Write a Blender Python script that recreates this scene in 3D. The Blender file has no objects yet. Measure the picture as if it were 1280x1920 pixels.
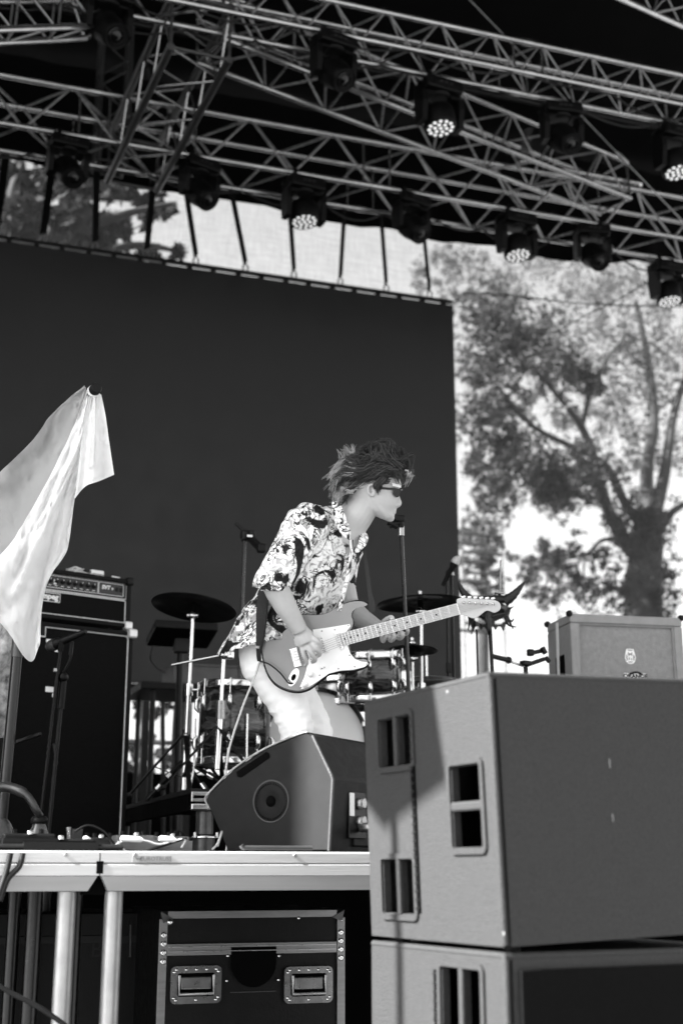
import bpy, bmesh, math, random
import numpy as np
from mathutils import Vector as V, Matrix, noise
R = math.radians
random.seed(7)
scene = bpy.context.scene
col = scene.collection

# ---------------------------------------------------------------- camera
FPX, PITCH, YAW = 2500.0, R(15.1), R(18.7)      # focal length in photo pixels (1280 wide)
CAM = V((0, 0, 1.45))
VF = V((math.sin(YAW) * math.cos(PITCH), math.cos(YAW) * math.cos(PITCH), math.sin(PITCH)))
VR = V((math.cos(YAW), -math.sin(YAW), 0))
VU = VR.cross(VF)
cd = bpy.data.cameras.new('camera')
cam = bpy.data.objects.new('camera', cd); col.objects.link(cam)
cd.sensor_fit = 'HORIZONTAL'; cd.sensor_width = 24.0; cd.lens = 24.0 * FPX / 1280
cd.clip_start = 0.05; cd.clip_end = 3000
cd.dof.use_dof = True; cd.dof.focus_distance = 5.05; cd.dof.aperture_fstop = 2.1; cd.dof.aperture_blades = 9
cam.matrix_world = Matrix((( VR.x, VU.x, -VF.x, CAM.x), (VR.y, VU.y, -VF.y, CAM.y), (VR.z, VU.z, -VF.z, CAM.z), (0, 0, 0, 1)))
scene.camera = cam

# ---------------------------------------------------------------- sky and sun (monochrome photograph: neutral light)
SUN_EL, SUN_AZ = R(38), V((-1.0, -0.05, 0)).normalized()     # direction towards the sun in plan
SUNV = V((SUN_AZ.x * math.cos(SUN_EL), SUN_AZ.y * math.cos(SUN_EL), math.sin(SUN_EL)))
w = bpy.data.worlds.new('World'); scene.world = w; w.use_nodes = True
nt = w.node_tree; bg = nt.nodes['Background']
sky = nt.nodes.new('ShaderNodeTexSky'); sky.sky_type = 'NISHITA'; sky.sun_disc = False
sky.sun_elevation = SUN_EL; sky.sun_rotation = math.atan2(SUN_AZ.x, SUN_AZ.y)
sky.dust_density = 2.5
bw = nt.nodes.new('ShaderNodeRGBToBW')
nt.links.new(sky.outputs[0], bw.inputs[0]); nt.links.new(bw.outputs[0], bg.inputs[0])
bg.inputs[1].default_value = 0.072
sd = bpy.data.lights.new('sun', 'SUN'); sd.energy = 5.0; sd.angle = R(0.6); sd.color = (1, 1, 1)
sun = bpy.data.objects.new('sun', sd); col.objects.link(sun)
sun.rotation_euler = (-SUNV).to_track_quat('-Z', 'Y').to_euler()
scene.view_settings.view_transform = 'Standard'; scene.view_settings.look = 'None'
scene.view_settings.gamma = 1; scene.view_settings.exposure = 3.02
scene.render.engine = 'CYCLES'
scene.cycles.use_denoising = True
scene.cycles.max_bounces = 8; scene.cycles.diffuse_bounces = 4; scene.cycles.transparent_max_bounces = 12
scene.cycles.sample_clamp_indirect = 6.0

# ---------------------------------------------------------------- helpers
def ray(px, py): return VF + VR * ((px - 640) / FPX) + VU * ((960 - py) / FPX)
def at(px, py, Y): r = ray(px, py); return CAM + r * ((Y - CAM.y) / r.y)          # point on the plane y = Y
def atd(px, py, d): return CAM + ray(px, py) * d                                  # point at depth d
def atz(px, Z, Y):                                                                 # point on the plane y = Y at height Z, image column px
    a = (px - 640) / FPX
    return V(((a * (Y * VF.y + (Z - CAM.z) * VF.z) - Y * VR.y) / (VR.x - a * VF.x), Y, Z))
def proj(p): d = p - CAM; z = d.dot(VF); return 640 + FPX * d.dot(VR) / z, 960 - FPX * d.dot(VU) / z

def spline(pts, n):
    pts = [V(p) if len(p) == 3 else list(p) for p in pts]
    dim = len(pts[0]); out = []; m = len(pts)
    for i in range(m - 1):
        p0, p1, p2, p3 = pts[max(i-1, 0)], pts[i], pts[i+1], pts[min(i+2, m-1)]
        for k in range(n):
            t = k / n
            out.append([0.5 * (2*p1[j] + (p2[j]-p0[j])*t + (2*p0[j]-5*p1[j]+4*p2[j]-p3[j])*t*t + (3*p1[j]-p0[j]-3*p2[j]+p3[j])*t**3) for j in range(dim)])
    out.append(list(pts[-1]))
    return out

def rotm(z=0, x=0, y=0): return Matrix.Rotation(z, 4, 'Z') @ Matrix.Rotation(x, 4, 'X') @ Matrix.Rotation(y, 4, 'Y')
def frame(o, ux, uy, uz): return Matrix(((ux.x, uy.x, uz.x, o.x), (ux.y, uy.y, uz.y, o.y), (ux.z, uy.z, uz.z, o.z), (0, 0, 0, 1)))
def frz(o, ang, tilt=0): return Matrix.Translation(o) @ Matrix.Rotation(ang, 4, 'Z') @ Matrix.Rotation(tilt, 4, 'X')

class MB:
    def __init__(s, M=None): s.v, s.f, s.sm, s.M = [], [], [], M
    def add(s, vs, fs, smooth=False):
        b = len(s.v)
        s.v += [(s.M @ V(p)) if s.M else V(p) for p in vs]
        s.f += [tuple(b + i for i in f) for f in fs]; s.sm += [smooth] * len(fs)
        return s
    def box(s, c, d, bev=0.0, m=None, seg=2):
        bm = bmesh.new(); bmesh.ops.create_cube(bm, size=1)
        bmesh.ops.scale(bm, vec=V(d), verts=bm.verts)
        if bev: bmesh.ops.bevel(bm, geom=list(bm.edges), offset=min(bev, min(d) * .48), segments=seg, profile=.5, affect='EDGES')
        if m: bmesh.ops.transform(bm, matrix=m, verts=bm.verts)
        bmesh.ops.translate(bm, vec=V(c), verts=bm.verts)
        bm.verts.index_update()
        s.add([v.co.copy() for v in bm.verts], [[v.index for v in f.verts] for f in bm.faces], False); bm.free(); return s
    def bar(s, a, b, w, h=None, up=V((0, 0, 1)), bev=0):     # rectangular bar between two points
        a, b = V(a), V(b); h = h or w; d = b - a; L = d.length; d.normalize()
        x = d.cross(up); x = x.normalized() if x.length > 1e-5 else V((1, 0, 0)); z = x.cross(d)
        return s.box((a + b) / 2, (w, L, h), bev, Matrix((x, d, z)).transposed().to_4x4())
    def tube(s, pts, r, n=8, cap=True, smooth=True, flat=1.0, up=None):
        pts = [V(p) for p in pts]; m = len(pts); rs = r if isinstance(r, (list, tuple)) else [r] * m
        vs, fs = [], []; pu = up
        for i, p in enumerate(pts):
            t = (pts[min(i+1, m-1)] - pts[max(i-1, 0)])
            t = t.normalized() if t.length > 1e-9 else V((0, 0, 1))
            if pu is None: pu = V((0, 0, 1)) if abs(t.z) < .95 else V((1, 0, 0))
            x = t.cross(pu)
            if x.length < 1e-6: x = t.cross(V((0.3, 1, 0.2)))
            x.normalize(); y = x.cross(t); pu = y if up is None else up
            for k in range(n):
                a = 2 * math.pi * k / n
                vs.append(p + x * (math.cos(a) * rs[i]) + y * (math.sin(a) * rs[i] * flat))
        for i in range(m - 1):
            for k in range(n): fs.append((i*n+k, i*n+(k+1) % n, (i+1)*n+(k+1) % n, (i+1)*n+k))
        s.add(vs, fs, smooth)
        if cap: s.add(vs[:n], [tuple(range(n))[::-1]]); s.add(vs[-n:], [tuple(range(n))])
        return s
    def lathe(s, prof, o=(0, 0, 0), ax=(0, 0, 1), n=24, smooth=True, caps=True):   # profile of (radius, height) pairs
        o, ax = V(o), V(ax).normalized(); x = ax.orthogonal().normalized(); y = ax.cross(x); vs, fs = [], []
        for r, h in prof:
            for k in range(n):
                a = 2 * math.pi * k / n; vs.append(o + ax * h + (x * math.cos(a) + y * math.sin(a)) * max(r, 1e-4))
        for i in range(len(prof) - 1):
            for k in range(n): fs.append((i*n+k, i*n+(k+1) % n, (i+1)*n+(k+1) % n, (i+1)*n+k))
        s.add(vs, fs, smooth)
        if caps and prof[0][0] > 2e-4: s.add(vs[:n], [tuple(range(n))[::-1]])
        if caps and prof[-1][0] > 2e-4: s.add(vs[-n:], [tuple(range(n))])
        return s
    def sphere(s, c, r, n=12, sc=(1, 1, 1)):
        m = n // 2; vs, fs = [], []
        for i in range(m + 1):
            th = math.pi * i / m
            for k in range(n):
                a = 2 * math.pi * k / n
                vs.append(V(c) + V((r*sc[0]*math.sin(th)*math.cos(a), r*sc[1]*math.sin(th)*math.sin(a), r*sc[2]*math.cos(th))))
        for i in range(m):
            for k in range(n): fs.append((i*n+k, (i+1)*n+k, (i+1)*n+(k+1) % n, i*n+(k+1) % n))
        return s.add(vs, fs, True)
    def prism(s, poly, th, bev=0.0):      # poly: points in one plane (3-D), th: thickness vector
        poly = [V(p) for p in poly]; th = V(th); n = len(poly)
        if bev:
            c = sum(poly, V()) / n; L = th.length; d = th / L
            nrm = d; ins = []
            for i in range(n):
                a, b, e = poly[i-1], poly[i], poly[(i+1) % n]
                t = ((b - a).normalized() + (e - b).normalized())
                t = t.normalized() if t.length > 1e-6 else (e - b).normalized()
                q = t.cross(nrm).normalized()
                ins.append(q)
            area = sum((poly[i] - c).cross(poly[(i+1) % n] - c).dot(nrm) for i in range(n))
            sg = -1 if area > 0 else 1
            L0 = [p + q * (bev * sg) for p, q in zip(poly, ins)]
            vs = L0 + [p + d * bev for p in poly] + [p + th - d * bev for p in poly] + [p + th for p in L0]
            fs = [tuple(range(n))[::-1], tuple(range(3*n, 4*n))]
            self_sm = [False, False]
            fs2 = []
            for l in range(3):
                for i in range(n): fs2.append((l*n+i, l*n+(i+1) % n, (l+1)*n+(i+1) % n, (l+1)*n+i))
            s.add(vs, fs, False); b = len(s.v) - len(vs)
            s.f += [tuple(b + i for i in f) for f in fs2]; s.sm += [False] * len(fs2)
            return s
        vs = poly + [p + th for p in poly]
        fs = [tuple(range(n))[::-1], tuple(range(n, 2*n))] + [(i, (i+1) % n, n+(i+1) % n, n+i) for i in range(n)]
        return s.add(vs, fs)
    def build(s, name, mat, parent=None):
        root = parent
        while root is not None and root.parent is not None: root = root.parent
        o = root.location if root is not None else V((0, 0, 0))
        me = bpy.data.meshes.new(name)
        me.from_pydata([tuple(p - o) for p in s.v], [], s.f)
        me.polygons.foreach_set('use_smooth', s.sm)
        bm = bmesh.new(); bm.from_mesh(me); bmesh.ops.recalc_face_normals(bm, faces=bm.faces); bm.to_mesh(me); bm.free()
        me.materials.append(MT[mat] if isinstance(mat, str) else mat)
        ob = bpy.data.objects.new(name, me); col.objects.link(ob)
        if parent is not None: ob.parent = parent
        return ob

def tag(o, label=None, cat=None, group=None, kind=None):
    if label: o['label'] = label
    if cat: o['category'] = cat
    if group: o['group'] = group
    if kind: o['kind'] = kind
    return o
def thing(name, loc, label, cat, group=None):
    o = bpy.data.objects.new(name, None); o.empty_display_size = .1; col.objects.link(o); o.location = V(loc)
    return tag(o, label, cat, group)
def copy_tree(o, parent=None):
    c = o.copy(); col.objects.link(c); c.parent = parent
    for ch in list(o.children): copy_tree(ch, c)
    return c
def text_mesh(name, body, size, M, mat, parent, th=0.001, shear=0.0, align='CENTER', bold=0.0):
    cu = bpy.data.curves.new(name, 'FONT'); cu.body = body; cu.size = size; cu.extrude = th; cu.align_x = align; cu.align_y = 'CENTER'
    cu.shear = shear; cu.offset = bold; cu.resolution_u = 3
    to = bpy.data.objects.new(name, cu); col.objects.link(to)
    me = bpy.data.meshes.new_from_object(to.evaluated_get(bpy.context.evaluated_depsgraph_get()))
    bpy.data.objects.remove(to); bpy.data.curves.remove(cu)
    root = parent
    while root.parent is not None: root = root.parent
    me.transform(Matrix.Translation(-root.location) @ M)
    me.materials.clear(); me.materials.append(MT[mat])
    ob = bpy.data.objects.new(name, me); col.objects.link(ob); ob.parent = parent
    return ob
def remesh(mbs, voxel, smooth=6, fac=.5):          # union of closed shapes into one continuous surface -> verts, faces
    me = bpy.data.meshes.new('tmp'); m = MB()
    for b in mbs: m.add(b.v, b.f)
    me.from_pydata([tuple(p) for p in m.v], [], m.f)
    bm = bmesh.new(); bm.from_mesh(me); bmesh.ops.recalc_face_normals(bm, faces=bm.faces); bm.to_mesh(me); bm.free()
    ob = bpy.data.objects.new('tmp', me); col.objects.link(ob)
    md = ob.modifiers.new('r', 'REMESH'); md.mode = 'VOXEL'; md.voxel_size = voxel
    if smooth: sm = ob.modifiers.new('s', 'SMOOTH'); sm.iterations = smooth; sm.factor = fac
    e = bpy.data.meshes.new_from_object(ob.evaluated_get(bpy.context.evaluated_depsgraph_get()))
    vs = [v.co.copy() for v in e.vertices]; ns = [v.normal.copy() for v in e.vertices]; fs = [tuple(p.vertices) for p in e.polygons]
    bpy.data.objects.remove(ob); bpy.data.meshes.remove(me); bpy.data.meshes.remove(e)
    return vs, ns, fs

# ---------------------------------------------------------------- materials
MT = {}
def mat(name, c, rough=.6, metal=0.0, var=.12, scale=9.0, bump=0.0, bscale=60.0, spec=.5, stretch=(1, 1, 1), c2=None, detail=5, scratch=0.0):
    m = bpy.data.materials.new(name); m.use_nodes = True; n = m.node_tree; L = n.links.new
    b = n.nodes['Principled BSDF']
    tc = n.nodes.new('ShaderNodeTexCoord'); mp = n.nodes.new('ShaderNodeMapping'); mp.inputs['Scale'].default_value = stretch
    L(tc.outputs['Object'], mp.inputs[0])
    nz = n.nodes.new('ShaderNodeTexNoise'); nz.inputs['Scale'].default_value = scale; nz.inputs['Detail'].default_value = detail
    nz.inputs['Roughness'].default_value = .62
    L(mp.outputs[0], nz.inputs['Vector'])
    rp = n.nodes.new('ShaderNodeValToRGB'); a, z = (c * (1 - var), c * (1 + var)) if c2 is None else (c, c2)
    rp.color_ramp.elements[0].position = .3; rp.color_ramp.elements[1].position = .7
    rp.color_ramp.elements[0].color = (a, a, a, 1); rp.color_ramp.elements[1].color = (z, z, z, 1)
    L(nz.outputs['Fac'], rp.inputs[0]); L(rp.outputs[0], b.inputs['Base Color'])
    mr = n.nodes.new('ShaderNodeMapRange'); mr.inputs[3].default_value = max(rough - .12, .03); mr.inputs[4].default_value = min(rough + .12, 1)
    nz2 = n.nodes.new('ShaderNodeTexNoise'); nz2.inputs['Scale'].default_value = scale * 3.1; nz2.inputs['Detail'].default_value = 4
    L(mp.outputs[0], nz2.inputs['Vector']); L(nz2.outputs['Fac'], mr.inputs[0]); L(mr.outputs[0], b.inputs['Roughness'])
    b.inputs['Metallic'].default_value = metal; b.inputs['Specular IOR Level'].default_value = spec
    if bump:
        bz = n.nodes.new('ShaderNodeTexNoise'); bz.inputs['Scale'].default_value = bscale; bz.inputs['Detail'].default_value = 3
        L(mp.outputs[0], bz.inputs['Vector'])
        bp = n.nodes.new('ShaderNodeBump'); bp.inputs['Strength'].default_value = bump; bp.inputs['Distance'].default_value = .004
        L(bz.outputs['Fac'], bp.inputs['Height']); L(bp.outputs[0], b.inputs['Normal'])
    MT[name] = m
    return m
mat('ground', .16, .95, 0, .35, 1.4, .6, 30)
mat('aluminium', .72, .38, .75, .06, 6, stretch=(1, 12, 12), bump=.08, bscale=40)
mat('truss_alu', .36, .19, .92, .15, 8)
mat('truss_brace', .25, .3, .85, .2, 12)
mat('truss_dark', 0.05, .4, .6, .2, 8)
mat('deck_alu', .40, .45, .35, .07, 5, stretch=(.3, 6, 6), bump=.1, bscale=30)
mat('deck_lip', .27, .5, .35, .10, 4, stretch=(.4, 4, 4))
mat('galvanised', .33, .4, .7, .15, 14)
mat('deck_ply', 0.012, .7, 0, .3, 8, .3, 40, spec=0.2)
mat('black_cloth', 0.0024, .95, 0, .3, 3, .3, 20, spec=.05)
mat('roof_cloth', 0.0012, .9, 0, .3, 1.0, .2, 8, spec=.08)
mat('black_metal', 0.00324, .45, .0, .3, 20, spec=0.22)
mat('black_plastic', 0.00378, .5, 0, .25, 18, .15, 220, spec=0.18)
mat('fixture', 0.0016, .5, 0, .25, 14, .1, 150, spec=0.12)
mat('rubber', 0.006, .65, 0, .2, 20, spec=0.2)
mat('chrome', 0.624, .14, .95, .08, 20)
mat('steel', 0.3, .3, .85, .2, 25)
mat('lens', 0.675, .08, .0, .1, 30, spec=.9)
mat('lens_ring', .02, .35, 0, .1, 30)
mat('glass_dark', .003, .12, 0, .05, 10, spec=.3)
mat('tolex', 0.0054, .7, 0, .25, 60, .35, 260, spec=0.15)
mat('grille_cloth', 0.0028, .9, 0, .4, 25, .5, 160, spec=.15, stretch=(1, 1, 6))
mat('piping', .62, .5, 0, .08, 20)
mat('white_print', .72, .6, 0, .05, 20)
mat('panel_grey', 0.0135, .5, 0, .15, 30)
mat('white_plastic', .75, .45, 0, .05, 20)
mat('sub_paint', .025, .62, 0, .22, 130, .6, 260, spec=0.22, detail=9)
mat('sub_hole', .002, .95, 0, .1, 10, spec=.04)
mat('sub_grille', 0.004, .9, 0, .2, 120, .4, 300, spec=.05)
mat('wedge_paint', 0.007315, .6, 0, .2, 10, .3, 700, spec=0.16, detail=8)
mat('wedge_edge', 0.02805, .55, 0, .3, 14, .4, 200)
mat('drum_head', .66, .42, 0, .05, 6, spec=.35)
mat('drum_black', 0.005, .3, 0, .2, 20)
mat('cymbal', 0.0175, .35, .55, .3, 5, bump=.15, bscale=120, spec=.3)
mat('cab_vinyl', 0.216, .62, 0, .1, 16, .5, 240, c2=None)
mat('cab_grille', 0.198, .85, 0, .14, 40, .6, 200)
mat('leather', 0.011, .42, 0, .6, 16, .8, 60, spec=0.3)
mat('skin', 0.38, .48, 0, .07, 14, .12, 180, spec=.35)
mat('hair', .008, .38, 0, .55, 26, spec=.45, c2=.03)
mat('hair_sunlit', .04, .32, 0, .55, 26, spec=.8, c2=.42)  # paler strand colour stands in for sun highlights
mat('trousers', 0.9, .75, 0, .05, 12, .22, 300, spec=.2)
mat('strap', 0.003, .7, 0, .2, 60, .4, 200)
mat('guitar_top', 0.2, .22, .15, .12, 3, spec=.6)
mat('guitar_dark', 0.006, .22, 0, .2, 8, spec=.6)
mat('maple', 0.39, .35, 0, .10, 14, stretch=(1, 1, 1), spec=.45)
mat('pickguard', .80, .3, 0, .02, 8, spec=.5)
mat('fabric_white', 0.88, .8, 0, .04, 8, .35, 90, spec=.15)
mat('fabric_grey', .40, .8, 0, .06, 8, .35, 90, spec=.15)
mat('bark', 0.0125, .9, 0, .4, 6, .9, 14, stretch=(1, 1, .25))
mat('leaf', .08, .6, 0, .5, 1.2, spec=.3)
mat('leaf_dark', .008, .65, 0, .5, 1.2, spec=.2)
mat('case_panel', 0.0032, .4, 0, .3, 12, .2, 120, spec=0.14)
mat('recess', .0015, .95, 0, .1, 10, spec=.03)
mat('cable', 0.006, .5, 0, .2, 20, spec=0.25)
mat('cable_pale', 0.48, .5, 0, .1, 20)
mat('tape', .75, .6, 0, .08, 20)
mat('clear_tub', 0.048, .25, 0, .3, 14, spec=.7)
mat('keys_grey', 0.042, .4, 0, .3, 12)
mat('case_grey', 0.018, .8, 0, .3, 4)

mat('leaf_mid', .027, .6, 0, .5, 1.2, spec=.25); mat('bark_mid', .018, .9, 0, .4, 6, .9, 14, stretch=(1, 1, .25))  # lighter tones for the right tree: haze of the mesh put into the colour
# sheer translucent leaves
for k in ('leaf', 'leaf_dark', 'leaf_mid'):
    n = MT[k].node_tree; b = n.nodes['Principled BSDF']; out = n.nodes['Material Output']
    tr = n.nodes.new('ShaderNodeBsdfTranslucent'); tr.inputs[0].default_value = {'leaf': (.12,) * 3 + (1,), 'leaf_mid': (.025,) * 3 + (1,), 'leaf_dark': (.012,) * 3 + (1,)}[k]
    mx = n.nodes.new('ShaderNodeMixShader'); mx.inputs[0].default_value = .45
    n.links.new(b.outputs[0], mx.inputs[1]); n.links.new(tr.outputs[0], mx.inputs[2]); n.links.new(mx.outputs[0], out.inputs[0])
for k, t in (('fabric_white', .85), ('fabric_grey', .4)):
    n = MT[k].node_tree; b = n.nodes['Principled BSDF']; out = n.nodes['Material Output']
    tr = n.nodes.new('ShaderNodeBsdfTranslucent'); tr.inputs[0].default_value = (t, t, t, 1)
    mx = n.nodes.new('ShaderNodeMixShader'); mx.inputs[0].default_value = .4
    n.links.new(b.outputs[0], mx.inputs[1]); n.links.new(tr.outputs[0], mx.inputs[2]); n.links.new(mx.outputs[0], out.inputs[0])

def scrim_material():
    m = bpy.data.materials.new('scrim'); m.use_nodes = True; n = m.node_tree; L = n.links.new; n.nodes.clear()
    out = n.nodes.new('ShaderNodeOutputMaterial'); tp = n.nodes.new('ShaderNodeBsdfTransparent')
    df = n.nodes.new('ShaderNodeBsdfDiffuse'); tl = n.nodes.new('ShaderNodeBsdfTranslucent')
    df.inputs[0].default_value = (.05, .05, .05, 1); tl.inputs[0].default_value = (.09, .09, .09, 1)
    a = n.nodes.new('ShaderNodeMixShader'); a.inputs[0].default_value = .6; L(df.outputs[0], a.inputs[1]); L(tl.outputs[0], a.inputs[2])
    tc = n.nodes.new('ShaderNodeTexCoord'); fac = None
    for sc in ((4, 1, 75), (75, 1, 4)):
        mp = n.nodes.new('ShaderNodeMapping'); mp.inputs['Scale'].default_value = sc; L(tc.outputs['Object'], mp.inputs[0])
        nz = n.nodes.new('ShaderNodeTexNoise'); nz.inputs['Scale'].default_value = 1.0; nz.inputs['Detail'].default_value = 4; L(mp.outputs[0], nz.inputs['Vector'])
        if fac is None: fac = nz
        else:
            ad = n.nodes.new('ShaderNodeMath'); ad.operation = 'ADD'; L(fac.outputs['Fac'], ad.inputs[0]); L(nz.outputs['Fac'], ad.inputs[1]); fac = ad
    mr = n.nodes.new('ShaderNodeMapRange'); mr.inputs[1].default_value = .7; mr.inputs[2].default_value = 1.3; mr.inputs[3].default_value = SCRIM_LO; mr.inputs[4].default_value = SCRIM_HI
    L(fac.outputs[0], mr.inputs[0])
    mx = n.nodes.new('ShaderNodeMixShader'); L(mr.outputs[0], mx.inputs[0]); L(tp.outputs[0], mx.inputs[1]); L(a.outputs[0], mx.inputs[2]); L(mx.outputs[0], out.inputs[0])
    MT['scrim'] = m
SCRIM_LO, SCRIM_HI = .18, .44
scrim_material()

def led_material():
    mat('led', 0.0084, .48, 0, .10, 1.2, .12, 260, spec=0.34)
    n = MT['led'].node_tree; L = n.links.new; b = n.nodes['Principled BSDF']
    tc = n.nodes.new('ShaderNodeTexCoord'); wv = n.nodes.new('ShaderNodeTexWave'); wv.bands_direction = 'Z'; wv.inputs['Scale'].default_value = 9; wv.inputs['Distortion'].default_value = .3
    L(tc.outputs['Object'], wv.inputs['Vector'])
    rp = n.nodes['Color Ramp']
    mm = n.nodes.new('ShaderNodeMixRGB'); mm.blend_type = 'MULTIPLY'; mm.inputs[0].default_value = .12
    L(rp.outputs[0], mm.inputs[1]); L(wv.outputs['Color'], mm.inputs[2]); L(mm.outputs[0], b.inputs['Base Color'])
led_material()

def shirt_material():
    m = bpy.data.materials.new('shirt_print'); m.use_nodes = True; n = m.node_tree; L = n.links.new; b = n.nodes['Principled BSDF']
    tc = n.nodes.new('ShaderNodeTexCoord')
    def nz(scale, detail, dist, vec, off=0):
        mp = n.nodes.new('ShaderNodeMapping'); mp.inputs['Location'].default_value = (off, off * .7, off * 1.3); L(vec, mp.inputs[0])
        x = n.nodes.new('ShaderNodeTexNoise'); x.inputs['Scale'].default_value = scale; x.inputs['Detail'].default_value = detail; x.inputs['Distortion'].default_value = dist
        L(mp.outputs[0], x.inputs['Vector']); return x.outputs['Fac']
    def ramp(fac, stops, mode='LINEAR'):
        r = n.nodes.new('ShaderNodeValToRGB'); r.color_ramp.interpolation = mode
        while len(r.color_ramp.elements) < len(stops): r.color_ramp.elements.new(.5)
        for e, (p, c) in zip(r.color_ramp.elements, stops): e.position = p; e.color = (c, c, c, 1)
        L(fac, r.inputs[0]); return r.outputs[0]
    o = tc.outputs['Object']
    def mul(x, y):
        k = n.nodes.new('ShaderNodeMixRGB'); k.blend_type = 'MULTIPLY'; k.inputs[0].default_value = 1; L(x, k.inputs[1]); L(y, k.inputs[2]); return k.outputs[0]
    big = ramp(nz(7.2, 4, 1.5, o), [(0, .012), (.425, .012), (.44, .4), (.465, 1), (1, 1)])            # large black blotches
    veins = ramp(nz(13, 3, 2.6, o, 3.1), [(0, 1), (.455, 1), (.475, .03), (.51, .03), (.53, 1), (1, 1)])   # thin dark petals' outlines
    vm = ramp(nz(8, 2, .5, o, 9.0), [(0, 0), (.46, 0), (.52, 1), (1, 1)])
    k = n.nodes.new('ShaderNodeMixRGB'); L(vm, k.inputs[0]); k.inputs[1].default_value = (1, 1, 1, 1); L(veins, k.inputs[2]); veins = k.outputs[0]
    wash = ramp(nz(22, 5, 2.0, o, 5.7), [(0, .22), (.40, .34), (.50, .80), (1, .88)])               # grey watercolour shading
    L(mul(mul(big, veins), wash), b.inputs['Base Color'])
    b.inputs['Roughness'].default_value = .7; b.inputs['Specular IOR Level'].default_value = .2
    bz = n.nodes.new('ShaderNodeTexNoise'); bz.inputs['Scale'].default_value = 26; bz.inputs['Detail'].default_value = 4; bz.inputs['Distortion'].default_value = .8; L(o, bz.inputs['Vector'])
    bp = n.nodes.new('ShaderNodeBump'); bp.inputs['Strength'].default_value = .5; bp.inputs['Distance'].default_value = .02
    L(bz.outputs['Fac'], bp.inputs['Height']); L(bp.outputs[0], b.inputs['Normal'])
    MT['shirt_print'] = m
shirt_material()
def shell_material():
    mat('drum_wrap', .01, .12, 0, .4, 5, spec=.6, stretch=(1, 1, 5), c2=.07, detail=8)
    n = MT['drum_wrap'].node_tree
    for x in n.nodes:
        if x.type == 'TEX_NOISE': x.inputs['Distortion'].default_value = 2.2
    r = n.nodes['Color Ramp'].color_ramp
    r.elements[0].position = .47; r.elements[1].position = .66
shell_material()
mat('chip', .09, .7, 0, .2, 30); mat('wedge_disc', 0.002, .6, 0, .2, 20, spec=.15); mat('scuff', .16, .7, 0, .2, 30); mat('corner', .7, .35, .3, .08, 20); mat('wedge_rim', 0.27, .5, 0, .4, 30); mat('print_grey', .18, .6, 0, .3, 60)
mat('stand_tube', 0.009, .3, .3, .2, 20, spec=.6); mat('pole_dark', 0.00504, .32, .3, .3, 20, spec=.6); mat('panel_mid', 0.1248, .5, 0, .15, 20); mat('cable_sheen', 0.0252, .35, 0, .2, 20, spec=.6)
mat('towel', 0.0672, .95, 0, .3, 22, .8, 60, c2=.55); mat('fabric_stripe', .5, .8, 0, .05, 10, .3, 90, spec=.15)
mat('case_alu', 0.18, .35, .7, .15, 9, stretch=(1, 8, 8), bump=.1, bscale=60); mat('dish', 0.144, .3, .75, .25, 14, .1, 40); mat('stencil', .006, .8, 0, .1, 20); mat('latch', 0.06, .35, .6, .3, 30)
mat('fret_wire', .8, .25, .6, .05, 20)
mat('riser_steel', 0.072, .35, .6, .3, 20)

_b = MT['lens'].node_tree.nodes['Principled BSDF']; _b.inputs['Emission Color'].default_value = (1, 1, 1, 1); _b.inputs['Emission Strength'].default_value = .09   # lit LED lenses
# ================================================================ THE SETTING
Y0, ZD = 4.1, 1.51          # stage front edge, deck height
YLED, YSCRIM = 12.0, 13.2
g = MB(); N = 24
gv = [(-600 + 1200 * i / N, -600 + 1200 * j / N, 0) for j in range(N + 1) for i in range(N + 1)]
g.add(gv, [(j*(N+1)+i, j*(N+1)+i+1, (j+1)*(N+1)+i+1, (j+1)*(N+1)+i) for j in range(N) for i in range(N)])
tag(g.build('ground', 'ground'), 'trampled festival ground in front of the stage', kind='structure')

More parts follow.
